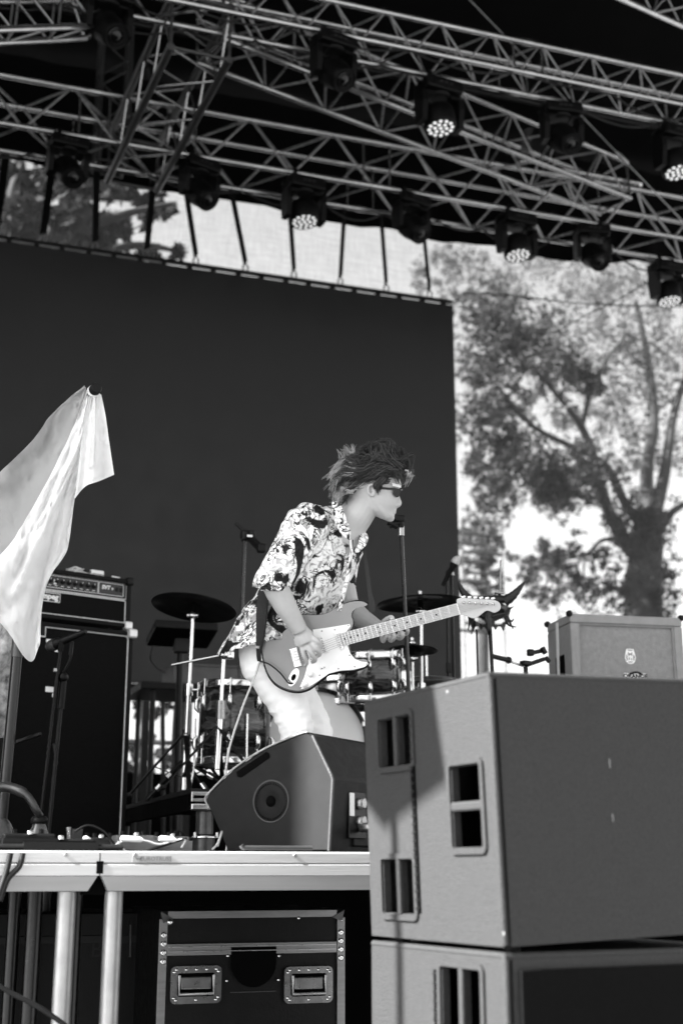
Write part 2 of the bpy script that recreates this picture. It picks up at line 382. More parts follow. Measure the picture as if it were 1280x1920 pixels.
# stage floor behind the two front deck modules
XJ = atz(188, ZD, Y0).x
fl = MB()
xs = [-6 + 2 * i for i in range(9)]
for i in range(8):
    for j in range(7): pass
fl.box(((-6 + 10) / 2, (Y0 + 1.0 + 12.6) / 2, ZD - .035), (16, 12.6 - Y0 - 1.0, .07))
fo = tag(fl.build('stage_floor', 'deck_ply'), 'black plywood stage floor', kind='structure')
for (px, y) in ((33, Y0 + 1.15), (90, Y0 + 1.6)):
    p = atz(px, ZD, y); MB().tube([(p.x, y, 0), (p.x, y, ZD - .075)], .024, 14).build('leg', 'pole_dark', fo)
for i in range(6):
    for y in (Y0 + 2.1, Y0 + 4.1):
        MB().tube([(-5.5 + 3 * i, y, 0), (-5.5 + 3 * i, y, ZD - .075)], .024, 10).build('leg', 'pole_dark', fo)
def deck_module(x0, x1, leg_px, label, labelled):
    t = thing('stage_deck', (x0, Y0, 0), label, 'stage deck', 'front stage deck modules')
    MB().box(((x0 + x1) / 2, Y0 + .515, ZD - .012), (x1 - x0 - .006, .97, .02)).build('floor_panel', 'deck_ply', t)
    # extruded aluminium front rail: profile swept along x
    pr = [(0, -.001), (-.004, -.006), (-.004, -.034), (.002, -.037), (-.006, -.041), (-.006, -.072), (.03, -.072), (.03, -.001)]
    a, b = x0 + .002, x1 - .002
    m = MB(); m.add([(a, Y0 + y, ZD + z) for y, z in pr] + [(b, Y0 + y, ZD + z) for y, z in pr],
                    [tuple(range(8)), tuple(range(8, 16))] + [(i, (i+1) % 8, 8 + (i+1) % 8, 8 + i) for i in range(8)])
    r = m.build('front_rail', 'deck_alu', t)
    k = .028
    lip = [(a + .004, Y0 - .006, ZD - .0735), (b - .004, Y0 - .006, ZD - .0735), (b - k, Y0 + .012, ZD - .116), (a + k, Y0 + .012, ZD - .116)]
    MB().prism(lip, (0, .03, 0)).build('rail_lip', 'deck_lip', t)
    for yy in (Y0 + .96,): MB().box(((x0 + x1) / 2, yy, ZD - .07), (x1 - x0 - .02, .04, .09)).build('rear_rail', 'black_metal', t)
    for lp in leg_px:
        p = atz(lp, ZD, Y0 + .06)
        MB().tube([(p.x, Y0 + .06, 0), (p.x, Y0 + .06, ZD - .118)], .0275, 24).build('leg', 'galvanised', t)
        MB().tube([(p.x, Y0 + .9, 0), (p.x, Y0 + .9, ZD - .118)], .0275, 12).build('leg', 'pole_dark', t)
    for i in range(5):
        bx = a + .1 + (b - a - .2) * i / 4
        MB().lathe([(.0055, 0), (.0055, .003), (.003, .004)], (bx, Y0 - .004, ZD - .012), (0, -1, 0), 10).build('rivet', 'steel', r)
    if labelled:
        q = at(285, 1611, Y0 - .006); 
        pl = MB().box((q.x, Y0 - .0052, q.z), (.118, .0014, .021), .0006).build('maker_plate', 'plate', t)
        text_mesh('maker_lettering', 'EUROTRUSS', .0175, frame(V((q.x + .012, Y0 - .0062, q.z)), V((1, 0, 0)), V((0, 0, 1)), V((0, -1, 0))), 'plate_ink', pl, .0004, bold=.0003)
        MB().prism([(q.x - .052, Y0 - .0061, q.z + .005), (q.x - .044, Y0 - .0061, q.z - .005), (q.x - .040, Y0 - .0061, q.z), (q.x - .036, Y0 - .0061, q.z - .005), (q.x - .028, Y0 - .0061, q.z + .005), (q.x - .040, Y0 - .0061, q.z + .001)], (0, -.0005, 0)).build('maker_emblem', 'plate_ink', pl)
    return t
mat('plate', .27, .5, .2, .05, 20); mat('plate_ink', .13, .5, 0, .05, 20)
deck_module(XJ - 2.0, XJ, (130,), 'left front stage deck module with bare aluminium rail under the cables', False)
deck_module(XJ, XJ + 2.2, (217,), 'front stage deck module with maker plate on its aluminium rail, under the wedge monitor', True)
deck_module(XJ + 2.2, XJ + 4.4, (), 'front stage deck module hidden behind the stacked subwoofers', False)
q = at(189, 1627, Y0 - .004)
jt = thing('deck_coupler', (XJ, Y0, q.z), 'small black slot between the two aluminium deck rails', 'coupler')
MB().box((XJ, Y0 - .0045, q.z), (.020, .006, .036), .001).build('slot', 'sub_hole', jt)
MB().box((XJ, Y0 + .06, ZD - .09), (.09, .008, .075), .001).build('notch_shade', 'sub_hole', jt)  # black sheet added behind the rail notch as its shade
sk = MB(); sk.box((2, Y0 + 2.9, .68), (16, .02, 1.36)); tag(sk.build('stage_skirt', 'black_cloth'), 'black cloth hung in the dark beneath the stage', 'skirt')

# roof: black fabric over the stage, valance at its rear edge
rt = thing('stage_roof', (2, 8, 9), 'black fabric roof over the stage and lighting trusses', 'roof')
m = MB(); NX, NY = 20, 16
vs = []
for j in range(NY + 1):
    for i in range(NX + 1):
        x = -5.5 + 17 * i / NX; y = 3.2 + 10.4 * j / NY
        vs.append((x, y, 9.05 + .5 * (1 - abs(y - 8.2) / 5.2) - .05 * math.sin(i * math.pi / 2) ** 2))
n1 = len(vs); vs += [(a, b, c + .04) for a, b, c in vs]
fs = [(j*(NX+1)+i, j*(NX+1)+i+1, (j+1)*(NX+1)+i+1, (j+1)*(NX+1)+i) for j in range(NY) for i in range(NX)]
m.add(vs, fs + [tuple(n1 + k for k in f) for f in fs], True); m.build('canopy', 'roof_cloth', rt)
for y in (5.0, 7.0, 11.0): MB().tube([(-5.4, y, 9.0 + .4 * (1 - abs(y - 8.2) / 5.2)), (11.2, y, 9.0 + .4 * (1 - abs(y - 8.2) / 5.2))], .03, 8).build('purlin', 'black_metal', rt)
sw = MB()  # unseen black cloth added at left to keep the sun off the stage
for i in range(46):
    y0, y1 = 3.95 + .2 * i, 3.95 + .2 * (i + 1); a = .06 * math.sin(i * 1.9); c = .06 * math.sin((i + 1) * 1.9)
    sw.add([(-4.6 + a, y0, 1.45), (-4.6 + c, y1, 1.45), (-4.6 + c, y1, 9.05), (-4.6 + a, y0, 9.05)], [(0, 1, 2, 3)], True)
sw.build('sun_block_cloth', 'roof_cloth', rt)
# valance: sheet with a soft lower edge following the photograph's line
YV = 11.75
low = [(-120, 282), (0, 297), (200, 335), (440, 378), (640, 414), (760, 436), (860, 452), (980, 472), (1090, 488), (1150, 487), (1210, 485), (1280, 486), (1400, 490)]
lowp = [at(a, b, YV) for a, b in spline(low, 4)]
m = MB(); vs = []; n = len(lowp)
for i, p in enumerate(lowp):
    for k in range(6):
        t = k / 5; vs.append((p.x, YV + .05 * math.sin(i * .9) * (1 - t) + .02 * math.sin(i * 2.3), p.z + (9.1 - p.z) * t))
m.add(vs, [(i*6+k, (i+1)*6+k, (i+1)*6+k+1, i*6+k+1) for i in range(n - 1) for k in range(5)], True)
m.tube([V((p.x, YV + .05 * math.sin(i * .9) + .02 * math.sin(i * 2.3), p.z)) for i, p in enumerate(lowp)], .012, 6)
tag(m.build('roof_valance', 'roof_cloth'), 'black cloth valance hanging behind the lower truss above the screen', 'valance')

# ------------------------------------------------------------ trusses
def truss(name, P0, P1, a, up, period, label, rc=.025, rb=.0095, cat='truss', group='aluminium box trusses', ends=True, phase=0.0, mat_='truss_alu', loc=None, bmat='truss_brace'):
    P0, P1 = V(P0), V(P1); d = P1 - P0; L = d.length; d.normalize()
    up = V(up); x = d.cross(up).normalized(); z = x.cross(d).normalized()
    t = thing(name, loc if loc else P0, label, cat, group)
    c = [P0 + x * (sx * a / 2) + z * (sz * a / 2) for sx, sz in ((-1, -1), (1, -1), (1, 1), (-1, 1))]
    for q in c: MB().tube([q, q + d * L], rc, 10).build('chord', mat_, t)
    n = max(1, int(L / period))
    for f in range(4):
        A, B = c[f], c[(f + 1) % 4]; ph = phase if f % 2 == 0 else phase + .5
        for i in range(-1, n + 1):
            for (s0, s1) in ((0, .5), (.5, 1)):
                u0, u1 = (i + ph % 1 + s0) * period, (i + ph % 1 + s1) * period
                if u0 < 0 or u1 > L: continue
                a0, b0 = (A, B) if s0 == 0 else (B, A)
                MB().tube([a0 + d * (u0 + .015), b0 + d * (u1 - .015)], rb, 6, cap=False).build('brace', bmat, t)
        if ends:
            for u in (0.01, L - .01): MB().tube([A + d * u, B + d * u], rb * 1.3, 6).build('end_frame', mat_, t)
    return t
YT1, YT2 = 8.85, 10.75
def tline(px, py, Y): return at(px, py, Y)
# upper truss: front-lower chord passes (0,-68) ... (1280,192)
zt1 = at(960, 130, YT1 - .145).z + .145
t1 = truss('lighting_truss', (-3.2, YT1, zt1), (10.4, YT1, zt1), .29, (0, 0, 1), .46, 'upper aluminium box truss crossing the top right of the picture', phase=.2)
zt2 = at(640, 338, YT2 - .23).z + .23
t2 = truss('lighting_truss', (-3.2, YT2, zt2), (10.4, YT2, zt2), .46, (0, 0, 1), .80, 'lower wide aluminium box truss above the video screen', rc=.027, rb=.012, phase=.35)
# spigot couplers where truss sections join
def collars(t, xs, Y, z, a):
    for x in xs:
        for sy in (-1, 1):
            for sz in (-1, 1): MB().tube([(x - .05, Y + sy * a / 2, z + sz * a / 2), (x + .05, Y + sy * a / 2, z + sz * a / 2)], .032, 10).build('coupler', 'truss_alu', t)
        for sy in (-1, 1):
            for dx in (-.13, .13): MB().tube([(x + dx, Y + sy * a / 2, z - a / 2), (x + dx, Y + sy * a / 2, z + a / 2)], .011, 6).build('upright', 'truss_alu', t)
collars(t1, (atz(975, zt1, YT1).x,), YT1, zt1, .29)
collars(t2, (atz(170, zt2, YT2).x, atz(330, zt2, YT2).x, atz(690, zt2, YT2).x), YT2, zt2, .46)
# diagonal truss lying over the two main trusses
pa, pb = at(385, 75, YT1 + .25), at(1190, 335, YT2)
pa.z = zt1 + .46; pb.z = zt2 + .40
pa = at(392, 52, YT1 + .3); pb = at(1150, 352, YT2 - .1)
t3 = truss('brace_truss', pa, pb, .40, (0, 0, 1), .62, 'diagonal truss running down from upper truss to lower truss', rb=.011, phase=.1)
pq = [at(a, c_, YT2 - .24) for a, c_ in ((1030, 318), (1198, 348))]
MB().tube([p + V((0, 0, .03)) for p in pq], .024, 10).build('end_pipe', 'truss_alu', t3)
for px, py in ((1045, 325), (1120, 330), (1195, 345)):
    p = at(px, py, YT2 - .2); MB().lathe([(.02, 0), (.045, .01), (.045, .06), (.02, .07)], p - V((.035, 0, 0)), (1, 0, 0), 10).build('half_coupler', 'chrome', t3)
pl = [at(a, b, YT2 - .45) for a, b in ((985, 240), (1000, 238), (988, 300), (972, 302))]
MB().prism(pl, (0, .02, 0)).build('gusset_plate', 'truss_alu', t3)
# depth truss linking upper and lower truss at the left
pc, pdn = at(372, 62, YT1), at(250, 305, YT2 + .3)
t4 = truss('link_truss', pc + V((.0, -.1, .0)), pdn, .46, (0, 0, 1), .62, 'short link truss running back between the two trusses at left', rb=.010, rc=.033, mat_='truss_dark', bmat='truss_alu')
# stub of vertical truss behind it
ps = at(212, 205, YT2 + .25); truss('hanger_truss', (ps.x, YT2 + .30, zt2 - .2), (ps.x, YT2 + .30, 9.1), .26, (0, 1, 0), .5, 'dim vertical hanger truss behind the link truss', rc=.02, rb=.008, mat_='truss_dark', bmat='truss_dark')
# top-left and top-right corner trusses
p0, p1 = at(-60, 28, 8.2), at(175, 22, 8.9)
truss('corner_truss', p0, p1, .29, (0, 0, 1), .46, 'short truss in the top left corner of the picture', rb=.010)
p0, p1 = at(1130, -80, 7.4), at(1440, 68, 8.6)
truss('corner_truss', p0, p1, .29, (0, 0, 1), .46, 'truss cutting the top right corner of the picture', rb=.010)
# stay wire with turnbuckle
m = thing('stay_wire', at(880, 0, 8.0), 'thin steel stay wire with turnbuckle crossing behind the upper truss', 'wire')
A, B = at(870, -12, 9.3), at(1290, 425, 9.9)
MB().tube([A, B], .006, 6).build('wire', 'steel', m)
q = A + (B - A) * .69; dd = (B - A).normalized()
MB().tube([q - dd * .09, q - dd * .05, q + dd * .05, q + dd * .09], [.008, .022, .022, .008], 8).build('turnbuckle', 'steel', m)

# ------------------------------------------------------------ moving lights
def mk_common(root):
    for sx in (-1, 1):
        MB().tube([(sx*.10 - .02, 0, 0), (sx*.10 + .02, 0, 0)], .036, 12).box((sx*.10, 0, -.045), (.035, .05, .05), .004).build('clamp', 'fixture', root)
    b = MB(); b.box((0, 0, -.125), (.36, .25, .115), .018); b.box((0, -.128, -.125), (.22, .012, .05), .004)
    bs = b.build('base', 'fixture', root)
    for k in range(3): MB().box((-.05 + .05 * k, -.136, -.125), (.028, .003, .012)).build('connector', 'panel_grey', bs)
    MB().tube([(-.185, -.06, -.12), (-.205, -.06, -.12), (-.205, .06, -.12), (-.185, .06, -.12)], .009, 6).build('handle', 'fixture', root)
def mk_yoke(root, drop, half):
    MB().lathe([(.10, 0), (.10, .02), (.07, .03)], (0, 0, -.182), (0, 0, -1), 20).build('pan_hub', 'fixture', root)
    for sx in (-1, 1):
        y = MB(); y.prism([(sx*half, -.075, -.20), (sx*half, .075, -.20), (sx*half, .085, -.30), (sx*half, .06, -.47), (sx*half, -.06, -.47), (sx*half, -.085, -.30)], (sx*.05, 0, 0))
        y.box((sx*half*.75, 0, -.205), (half*.52, .15, .03), .006)
        y.build('yoke_arm', 'fixture', root)
def mk_spot():
    root = thing('spot_light', (0, 0, 0), '-', 'stage light'); mk_common(root); mk_yoke(root, .3, .145)
    ax = V((0.25, -.62, -.74)).normalized()
    o = V((0, 0, -.41)); h = MB()
    h.lathe([(.0, -.15), (.07, -.15), (.115, -.11), (.132, -.03), (.132, .05), (.118, .12), (.112, .19), (.106, .195), (.098, .185)], o, ax, 24)
    hd = h.build('head', 'fixture', root)
    MB().lathe([(.098, .0), (.098, .006), (.0, .022)], o + ax * .175, ax, 24).build('lens', 'glass_dark', hd)
    MB().lathe([(.07, .0), (.066, .008), (.058, .008), (.056, 0)], o + ax * .192, ax, 24, caps=False).build('lens_ring', 'fixture', hd)
    for k in range(4): MB().lathe([(.134, 0), (.137, .004), (.134, .008)], o + ax * (-.06 + .028 * k), ax, 24).build('cooling_fin', 'fixture', hd)
    return root
def mk_wash(tilt=(0.05, -.12, -1)):
    root = thing('wash_light', (0, 0, 0), '-', 'stage light'); mk_common(root); mk_yoke(root, .3, .155)
    ax = V(tilt).normalized(); o = V((0, 0, -.40)); h = MB()
    h.lathe([(.0, -.12), (.09, -.12), (.13, -.09), (.142, -.02), (.142, .07), (.136, .085), (.128, .085)], o, ax, 28)
    hd = h.build('head', 'fixture', root)
    MB().lathe([(.130, .078), (.130, .083), (.0, .083)], o, ax, 28).build('lens_plate', 'lens_ring', hd)
    x = ax.orthogonal().normalized(); y = ax.cross(x)
    pts = [(0, 0)] + [(.052, k * 60) for k in range(6)] + [(.100, k * 30 + 15) for k in range(12)]
    for r, an in pts:
        c = o + ax * .083 + (x * math.cos(R(an)) + y * math.sin(R(an))) * r
        MB().lathe([(.0165, 0), (.0155, .005), (.0115, .009), (.006, .011), (.0, .0115)], c, ax, 12).build('lens', 'lens', hd)
    return root
def place(proto, first, p, rz, label):
    o = proto if first else copy_tree(proto)
    o.location = p; o.rotation_euler.z = rz * .35; o.scale = (.9, .9, .86); o['label'] = label; o['group'] = 'moving lights hung under the trusses'
    return o
spot, wash = mk_spot(), mk_wash()
sp = [(205, YT1, zt1 - .145, 'far left, below the corner truss', .5), (625, YT1, zt1 - .145, 'left of the upper wash light', .5), (1050, YT1, zt1 - .145, 'right of the upper wash light', -.35),
      (130, YT2, zt2 - .23, 'leftmost on the lower truss', .3), (375, YT2, zt2 - .23, 'second from left on the lower truss', .9), (770, YT2, zt2 - .23, 'between the two lit-lens lights of the lower truss', .7), (1108, YT2, zt2 - .23, 'rightmost on the lower truss', -.6)]
for i, (px, Y, z, l, rz) in enumerate(sp):
    yy = Y - (.145 if Y == YT1 else .23)
    if px == 1050: yy = Y + .145
    yy = yy; p = atz(px, z, yy)
    place(spot, i == 0, p, rz, ('dark round-lensed spot light on the upper truss, ' if Y == YT1 else 'dark round-lensed spot light ') + l)
ws = [(822, YT1, zt1 - .145, 'wash light with pale lens dots on the upper truss, near its middle', .35), (1262, YT1, zt1 - .145, 'wash light with pale lens dots at the right end of upper truss', .25),
      (570, YT2, zt2 - .23, 'wash light with pale lens dots, leftmost of those on lower truss', .32), (966, YT2, zt2 - .23, 'wash light with pale lens dots, in the middle right of lower truss', .32), (1248, YT2, zt2 - .23, 'large wash light with dim lenses at the right end of lower truss', .3)]
for i, (px, Y, z, l, rz) in enumerate(ws):
    yy = Y + .145 if Y == YT1 else (Y + .23 if px == 1248 else Y - .23); p = atz(px, z, yy)
    o = place(wash, i == 0, p, rz, l); o.scale = (.95, .95, 1.0)

# ------------------------------------------------------------ video wall on its header, straps to the truss
xl, xr = -3.0, at(857, 900, YLED).x
ztop, zbot = at(427, 512, YLED).z, at(300, 1281, YLED).z
lw = thing('video_wall', ((xl + xr) / 2, YLED, zbot), 'large dark grey video screen hung across the back of the stage', 'screen')
n = 9; pw = (xr - xl) / 17; rows = 8; ph = (ztop - zbot) / rows
lm = MB(); lm.box(((xl + xr) / 2, YLED + .05, (ztop + zbot) / 2), (xr - xl, .1, ztop - zbot), .003)
lm.build('screen', 'led', lw)
hb = MB(); hb.box(((xl + xr) / 2, YLED + .06, ztop + .062), (xr - xl + .02, .05, .035), .004); hbo = hb.build('header_bar', 'black_metal', lw)
x = xl + .1
while x < xr:
    for k in (-1, 1):
        MB().box((x + k * .12, YLED + .06, ztop + .022), (.05, .05, .05), .004).build('header_clamp', 'black_metal', hbo)
    x += .5
MB().bar((xl, YLED + .14, zbot - .03), (xr, YLED + .14, zbot - .03), .06, .06).build('bottom_rail', 'black_metal', lw)
sx = [(12, 290, -8, 448), (98, 330, 80, 455), (180, 335, 178, 468), (288, 345, 275, 478), (345, 352, 367, 495), (432, 370, 460, 508), (541, 398, 551, 521), (646, 408, 638, 534), (714, 418, 724, 546), (792, 448, 805, 546)]
nm = ['leftmost', 'second', 'third', 'fourth', 'fifth', 'sixth', 'seventh', 'eighth', 'ninth', 'rightmost']
for (a, b, c, d), w_ in zip(sx, nm):
    q = at(c, d, YLED + .06); q.z = ztop + .10; up = at(a, b, YT2 + .23); up.y = YT2 + .23; up.z = zt2 - .23
    st = thing('rigging_strap', q, f'black rigging strap over the screen, {w_} of the row', 'strap', 'black straps holding the screen')
    m = MB(); m.bar(q + V((0, 0, .07)), up, .068, .012, up=V((0, 1, 0))); m.build('webbing', 'black_cloth', st)
    s2 = MB(); s2.tube([q + V((-.022, 0, -.02)), q + V((-.026, 0, .03)), q + V((0, 0, .075)), q + V((.026, 0, .03)), q + V((.022, 0, -.02))], .009, 8); s2.build('shackle', 'riser_steel', st)

# legs of a support frame under the screen
for px, wd, lab in ((266, .07, 'thin black post under the screen beside the bass stack'), (338, .14, 'thick black post under the screen left of the drums')):
    p = atz(px, 2.0, YLED + .1); m = MB(); m.box((p.x, YLED + .1, (ZD + zbot) / 2), (wd, wd, zbot - ZD - .08), .008); m.box((p.x, YLED + .1, ZD + .01), (wd * 2.2, wd * 2.2, .02), .003)
    tag(m.build('support_post', 'black_metal'), lab, 'post', 'posts under the screen')
p, q = atz(240, 2, YLED + .2), atz(380, 2, YLED + .2); zz = at(300, 1392, YLED + .2).z
m = MB(); m.tube([(p.x - 4, YLED + .25, zz), (q.x + 4, YLED + .25, zz)], .024, 10); tag(m.build('back_rail', 'galvanised'), 'horizontal guard rail tube behind the stage under the screen', 'rail')
# low dark parapet behind the stage so the gap ends where the photograph's does
zz = at(300, 1452, YLED + .6).z
m = MB(); m.box((2.5, YLED + .5, (ZD + zz) / 2), (12, .03, zz - ZD), .004); tag(m.build('back_board', 'black_cloth'), 'low black board along the rear edge of the stage', 'board')

# mesh scrim closing the back of the stage
m = MB(); NX, NZ = 60, 30; vs = []
for j in range(NZ + 1):
    for i in range(NX + 1):
        x = -6 + 19 * i / NX; z = .3 + 9.0 * j / NZ
        vs.append((x, YSCRIM + .05 * math.sin(x * 1.7 + z * .6) + .03 * math.sin(x * 4.1 - z), z))
m.add(vs, [(j*(NX+1)+i, j*(NX+1)+i+1, (j+1)*(NX+1)+i+1, (j+1)*(NX+1)+i) for j in range(NZ) for i in range(NX)], True)
tag(m.build('mesh_scrim', 'scrim'), 'pale see-through mesh sheet stretched across the back of the stage', 'mesh sheet')
# two cords crossing on the scrim
cs = [[(868, 548), (950, 553), (1060, 566), (1160, 572), (1290, 575)], [(1030, 628), (1100, 590), (1150, 566), (1222, 524)]]
for c, lab in zip(cs, ('thin sagging cord running across the pale mesh sheet', 'thin slanting cord crossing the other on the pale mesh sheet')):
    m = MB(); m.tube([at(a, b, YSCRIM - .14) for a, b in spline(c, 4)], .008, 6); tag(m.build('cord', 'cable'), lab, 'cord')

# cable runs taped along the trusses, sagging between ties
def cable_run(Y, z, x0, x1, lab, seed, r=.009):
    rr = random.Random(seed); m = MB(); pts = []; x = x0
    while x < x1:
        st_ = rr.uniform(.5, 1.1); sag = rr.uniform(.02, .16)
        for k in range(6): t = k / 6; pts.append(V((x + st_ * t, Y + .02 * math.sin(x * 5), z - sag * 4 * t * (1 - t))))
        x += st_
    m.tube(pts, r, 6); tag(m.build('truss_cable', 'cable'), lab, 'cable', 'cables along the trusses')
cable_run(YT1 - .12, zt1 - .15, -1, 9.5, 'black cable sagging along the lower front tube of upper truss', 3)
cable_run(YT1 + .14, zt1 - .16, -1, 9.5, 'black cable along the rear tube of upper truss', 5)
cable_run(YT2 + .2, zt2 - .25, -1, 9.5, 'black cable sagging along the rear tube of lower truss', 8)
# ================================================================ TREES BEHIND THE STAGE
rng = np.random.default_rng(11)
def leaves(clusters, size, mat_, parent, name='crown', dens=1.0):
    C, S = [], []
    for (p, r, n) in clusters:
        n = int(n * dens); k = max(3, n // 24)             # twigs: leaves gather in small tufts
        tw = rng.normal(size=(k, 3)) * (r * .52); w_ = rng.integers(0, k, n)
        pts = np.array(p) + tw[w_] + rng.normal(size=(n, 3)) * (r * .13)
        C.append(pts)
    C = np.concatenate(C); n = len(C)
    a = rng.normal(size=(n, 3)); a /= np.linalg.norm(a, axis=1)[:, None]
    b = np.cross(a, rng.normal(size=(n, 3))); b /= np.linalg.norm(b, axis=1)[:, None]
    s = size * (.6 + .8 * rng.random(n))[:, None]
    vs = np.stack([C - a*s, C + b*s*.45, C + a*s, C - b*s*.45], 1).reshape(-1, 3)
    o = np.array(parent.location); vs -= o
    me = bpy.data.meshes.new(name); me.vertices.add(4*n); me.vertices.foreach_set('co', vs.astype(np.float32).ravel())
    me.loops.add(4*n); me.loops.foreach_set('vertex_index', np.arange(4*n, dtype=np.int32))
    me.polygons.add(n); me.polygons.foreach_set('loop_start', np.arange(0, 4*n, 4, dtype=np.int32)); me.polygons.foreach_set('loop_total', np.full(n, 4, dtype=np.int32))
    me.update(); me.validate(); me.materials.append(MT[mat_])
    ob = bpy.data.objects.new(name, me); col.objects.link(ob); ob.parent = parent; ob['kind'] = 'stuff'
    return ob
def limb(pts, r0, r1, Y, Ys=None):
    P = [at(a, b, Y + (0 if Ys is None else Ys * i)) for i, (a, b) in enumerate(pts)]
    P = [V(p) for p in spline(P, 5)]; n = len(P)
    return P, [r0 + (r1 - r0) * i / (n - 1) for i in range(n)]
YT = 25.0
base = atz(1203, 0, YT)
tr = thing('tree', base, 'big broad tree with forked limbs seen through the mesh at right', 'tree')
m = MB(); P, r = limb([(1205, 1160), (1207, 1080), (1212, 1020), (1218, 960)], .44, .33, YT)
m.tube([base] + P, [.52] + r, 14); m.build('trunk', 'bark_mid', tr)
limbs = [([(1200, 1030), (1165, 1005), (1130, 930), (1112, 860), (1090, 800), (1062, 762)], .26, .07, -.3),
         ([(1195, 1050), (1165, 1020), (1145, 965), (1118, 935), (1050, 930)], .15, .04, -.25),
         ([(1215, 1000), (1175, 950), (1140, 880), (1100, 850), (1000, 800), (930, 720)], .18, .04, -.4),
         ([(1215, 980), (1212, 880), (1225, 780), (1210, 650), (1190, 560)], .26, .06, .3),
         ([(1222, 980), (1245, 890), (1262, 780), (1290, 690)], .24, .07, .3),
         ([(1228, 1010), (1255, 965), (1290, 940), (1340, 900)], .16, .06, .2),
         ([(1150, 1010), (1125, 1015), (1100, 1038), (1060, 1050), (1022, 1068)], .07, .025, -.1),
         ([(1098, 1038), (1094, 1070), (1098, 1130)], .05, .02, 0),
         ([(1090, 800), (1120, 700), (1180, 620)], .1, .03, 0), ([(1062, 762), (1000, 690), (930, 620), (870, 600)], .08, .03, -.2)]
for pts, a, b, ys in limbs:
    a *= .72; b *= .8
    P, r = limb(pts, a, b, YT, ys); MB().tube(P, r, 8).build('limb', 'bark_mid', tr)
def cl(lst, Y, ppm):
    return [(at(a, b, Y + random.uniform(-1.2, 1.2)), r / ppm, n) for a, b, r, n in lst]
PPM = FPX / (at(1100, 800, YT) - CAM).dot(VF)
dark = [(915, 600, 60, 1500), (985, 640, 60, 1500), (1050, 690, 50, 1200), (1100, 715, 34, 600), (890, 690, 45, 700), (935, 690, 45, 700), (900, 770, 45, 800), (945, 770, 45, 700), (960, 850, 55, 1300), (1010, 890, 60, 1500),
        (1070, 900, 50, 1100), (1110, 880, 40, 800), (930, 910, 40, 500), (1040, 930, 40, 600), (900, 860, 40, 500), (885, 1000, 30, 240), (920, 960, 34, 300), (1020, 1045, 36, 420), (1050, 1030, 30, 260), (990, 1070, 30, 260), (1060, 1090, 40, 420), (1025, 1110, 36, 340), (1100, 1110, 40, 420),
        (1110, 1050, 30, 200), (1180, 980, 45, 600), (1225, 970, 40, 500), (1200, 1060, 60, 700), (1250, 1080, 45, 420), (1160, 1110, 40, 420), (1240, 1130, 40, 420)]
light = [(1000, 500, 60, 600), (1080, 510, 70, 800), (1160, 530, 70, 900), (1240, 520, 70, 900), (1110, 600, 70, 900), (1190, 620, 70, 900), (1260, 640, 70, 800), (1140, 690, 70, 800), (1220, 720, 70, 900), (1280, 760, 70, 700),
         (1150, 780, 60, 600), (1200, 830, 60, 700), (1260, 850, 50, 500), (1100, 780, 50, 420), (1040, 790, 40, 300), (1000, 730, 40, 250), (1180, 900, 45, 400), (830, 480, 50, 500), (890, 500, 55, 600), (940, 530, 60, 600), (800, 520, 40, 300), (850, 550, 40, 340), (1080, 830, 40, 320)]
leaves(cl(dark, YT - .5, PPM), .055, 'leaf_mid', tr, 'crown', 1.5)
leaves(cl(light, YT + 1.5, PPM), .055, 'leaf', tr, 'crown', 1.15)  # paler leaf colour paints the sunlight on these clusters

# leafy tree at the upper left, nearer to the stage
YL = 17.5
b2 = atz(60, 0, YL); tl = thing('tree', b2, 'dark broad-leaved tree showing over the screen at upper left', 'tree')
MB().tube([b2, b2 + V((.1, 0, 3)), b2 + V((.2, 0, 6)), b2 + V((.5, .2, 8.5))], [.4, .33, .25, .14], 12).build('trunk', 'bark', tl)
for pts in ([(60, 560), (140, 440), (240, 400), (330, 380)], [(60, 600), (150, 500), (250, 460), (330, 470)], [(40, 500), (20, 380), (40, 310)], [(70, 480), (150, 340), (200, 300)]):
    P, r = limb(pts, .12, .03, YL); MB().tube(P, r, 8).build('limb', 'bark', tl)
PL = FPX / (at(150, 400, YL) - CAM).dot(VF)
lc = [(20, 340, 60, 420), (60, 380, 60, 420), (110, 350, 60, 420), (150, 400, 70, 560), (30, 430, 70, 480), (90, 440, 60, 480), (170, 450, 55, 420), (210, 420, 45, 320), (230, 370, 34, 130), (190, 330, 34, 90), (265, 375, 26, 60), (295, 390, 24, 44), (325, 400, 20, 26), (280, 420, 26, 56), (300, 362, 18, 20), (240, 470, 34, 160), (290, 475, 28, 110), (325, 480, 16, 26), (150, 300, 50, 200), (-40, 380, 80, 500)]
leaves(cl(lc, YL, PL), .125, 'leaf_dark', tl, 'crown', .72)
# low shrubs seen below the screen
for cx, lab, cl_ in ((280, 'shrub behind the stage seen below the screen beside the bass stack', [(262, 1330, 24, 120), (285, 1380, 22, 90), (255, 1400, 24, 120), (300, 1345, 16, 36), (285, 1425, 26, 130), (320, 1420, 20, 70), (250, 1440, 24, 130), (310, 1310, 16, 40)]),
                     (90, 'bright leafy shrub at the far left edge behind the stage', [(0, 1330, 60, 500), (-40, 1300, 60, 400)])):
    YB = 16.0; bb = atz(cx, 0, YB); sh = thing('shrub', bb, lab, 'shrub')
    m = MB()
    for k in range(5):
        tp = at(cl_[k % len(cl_)][0], cl_[k % len(cl_)][1], YB); m.tube([bb + V((.05 * k, 0, 0)), bb.lerp(tp, .5) + V((.1, 0, .1)), tp], [.03, .02, .008], 6)
    m.build('stem', 'bark', sh)
    leaves(cl(cl_, YB, FPX / 16.5), .07, 'leaf_dark', sh, 'crown')
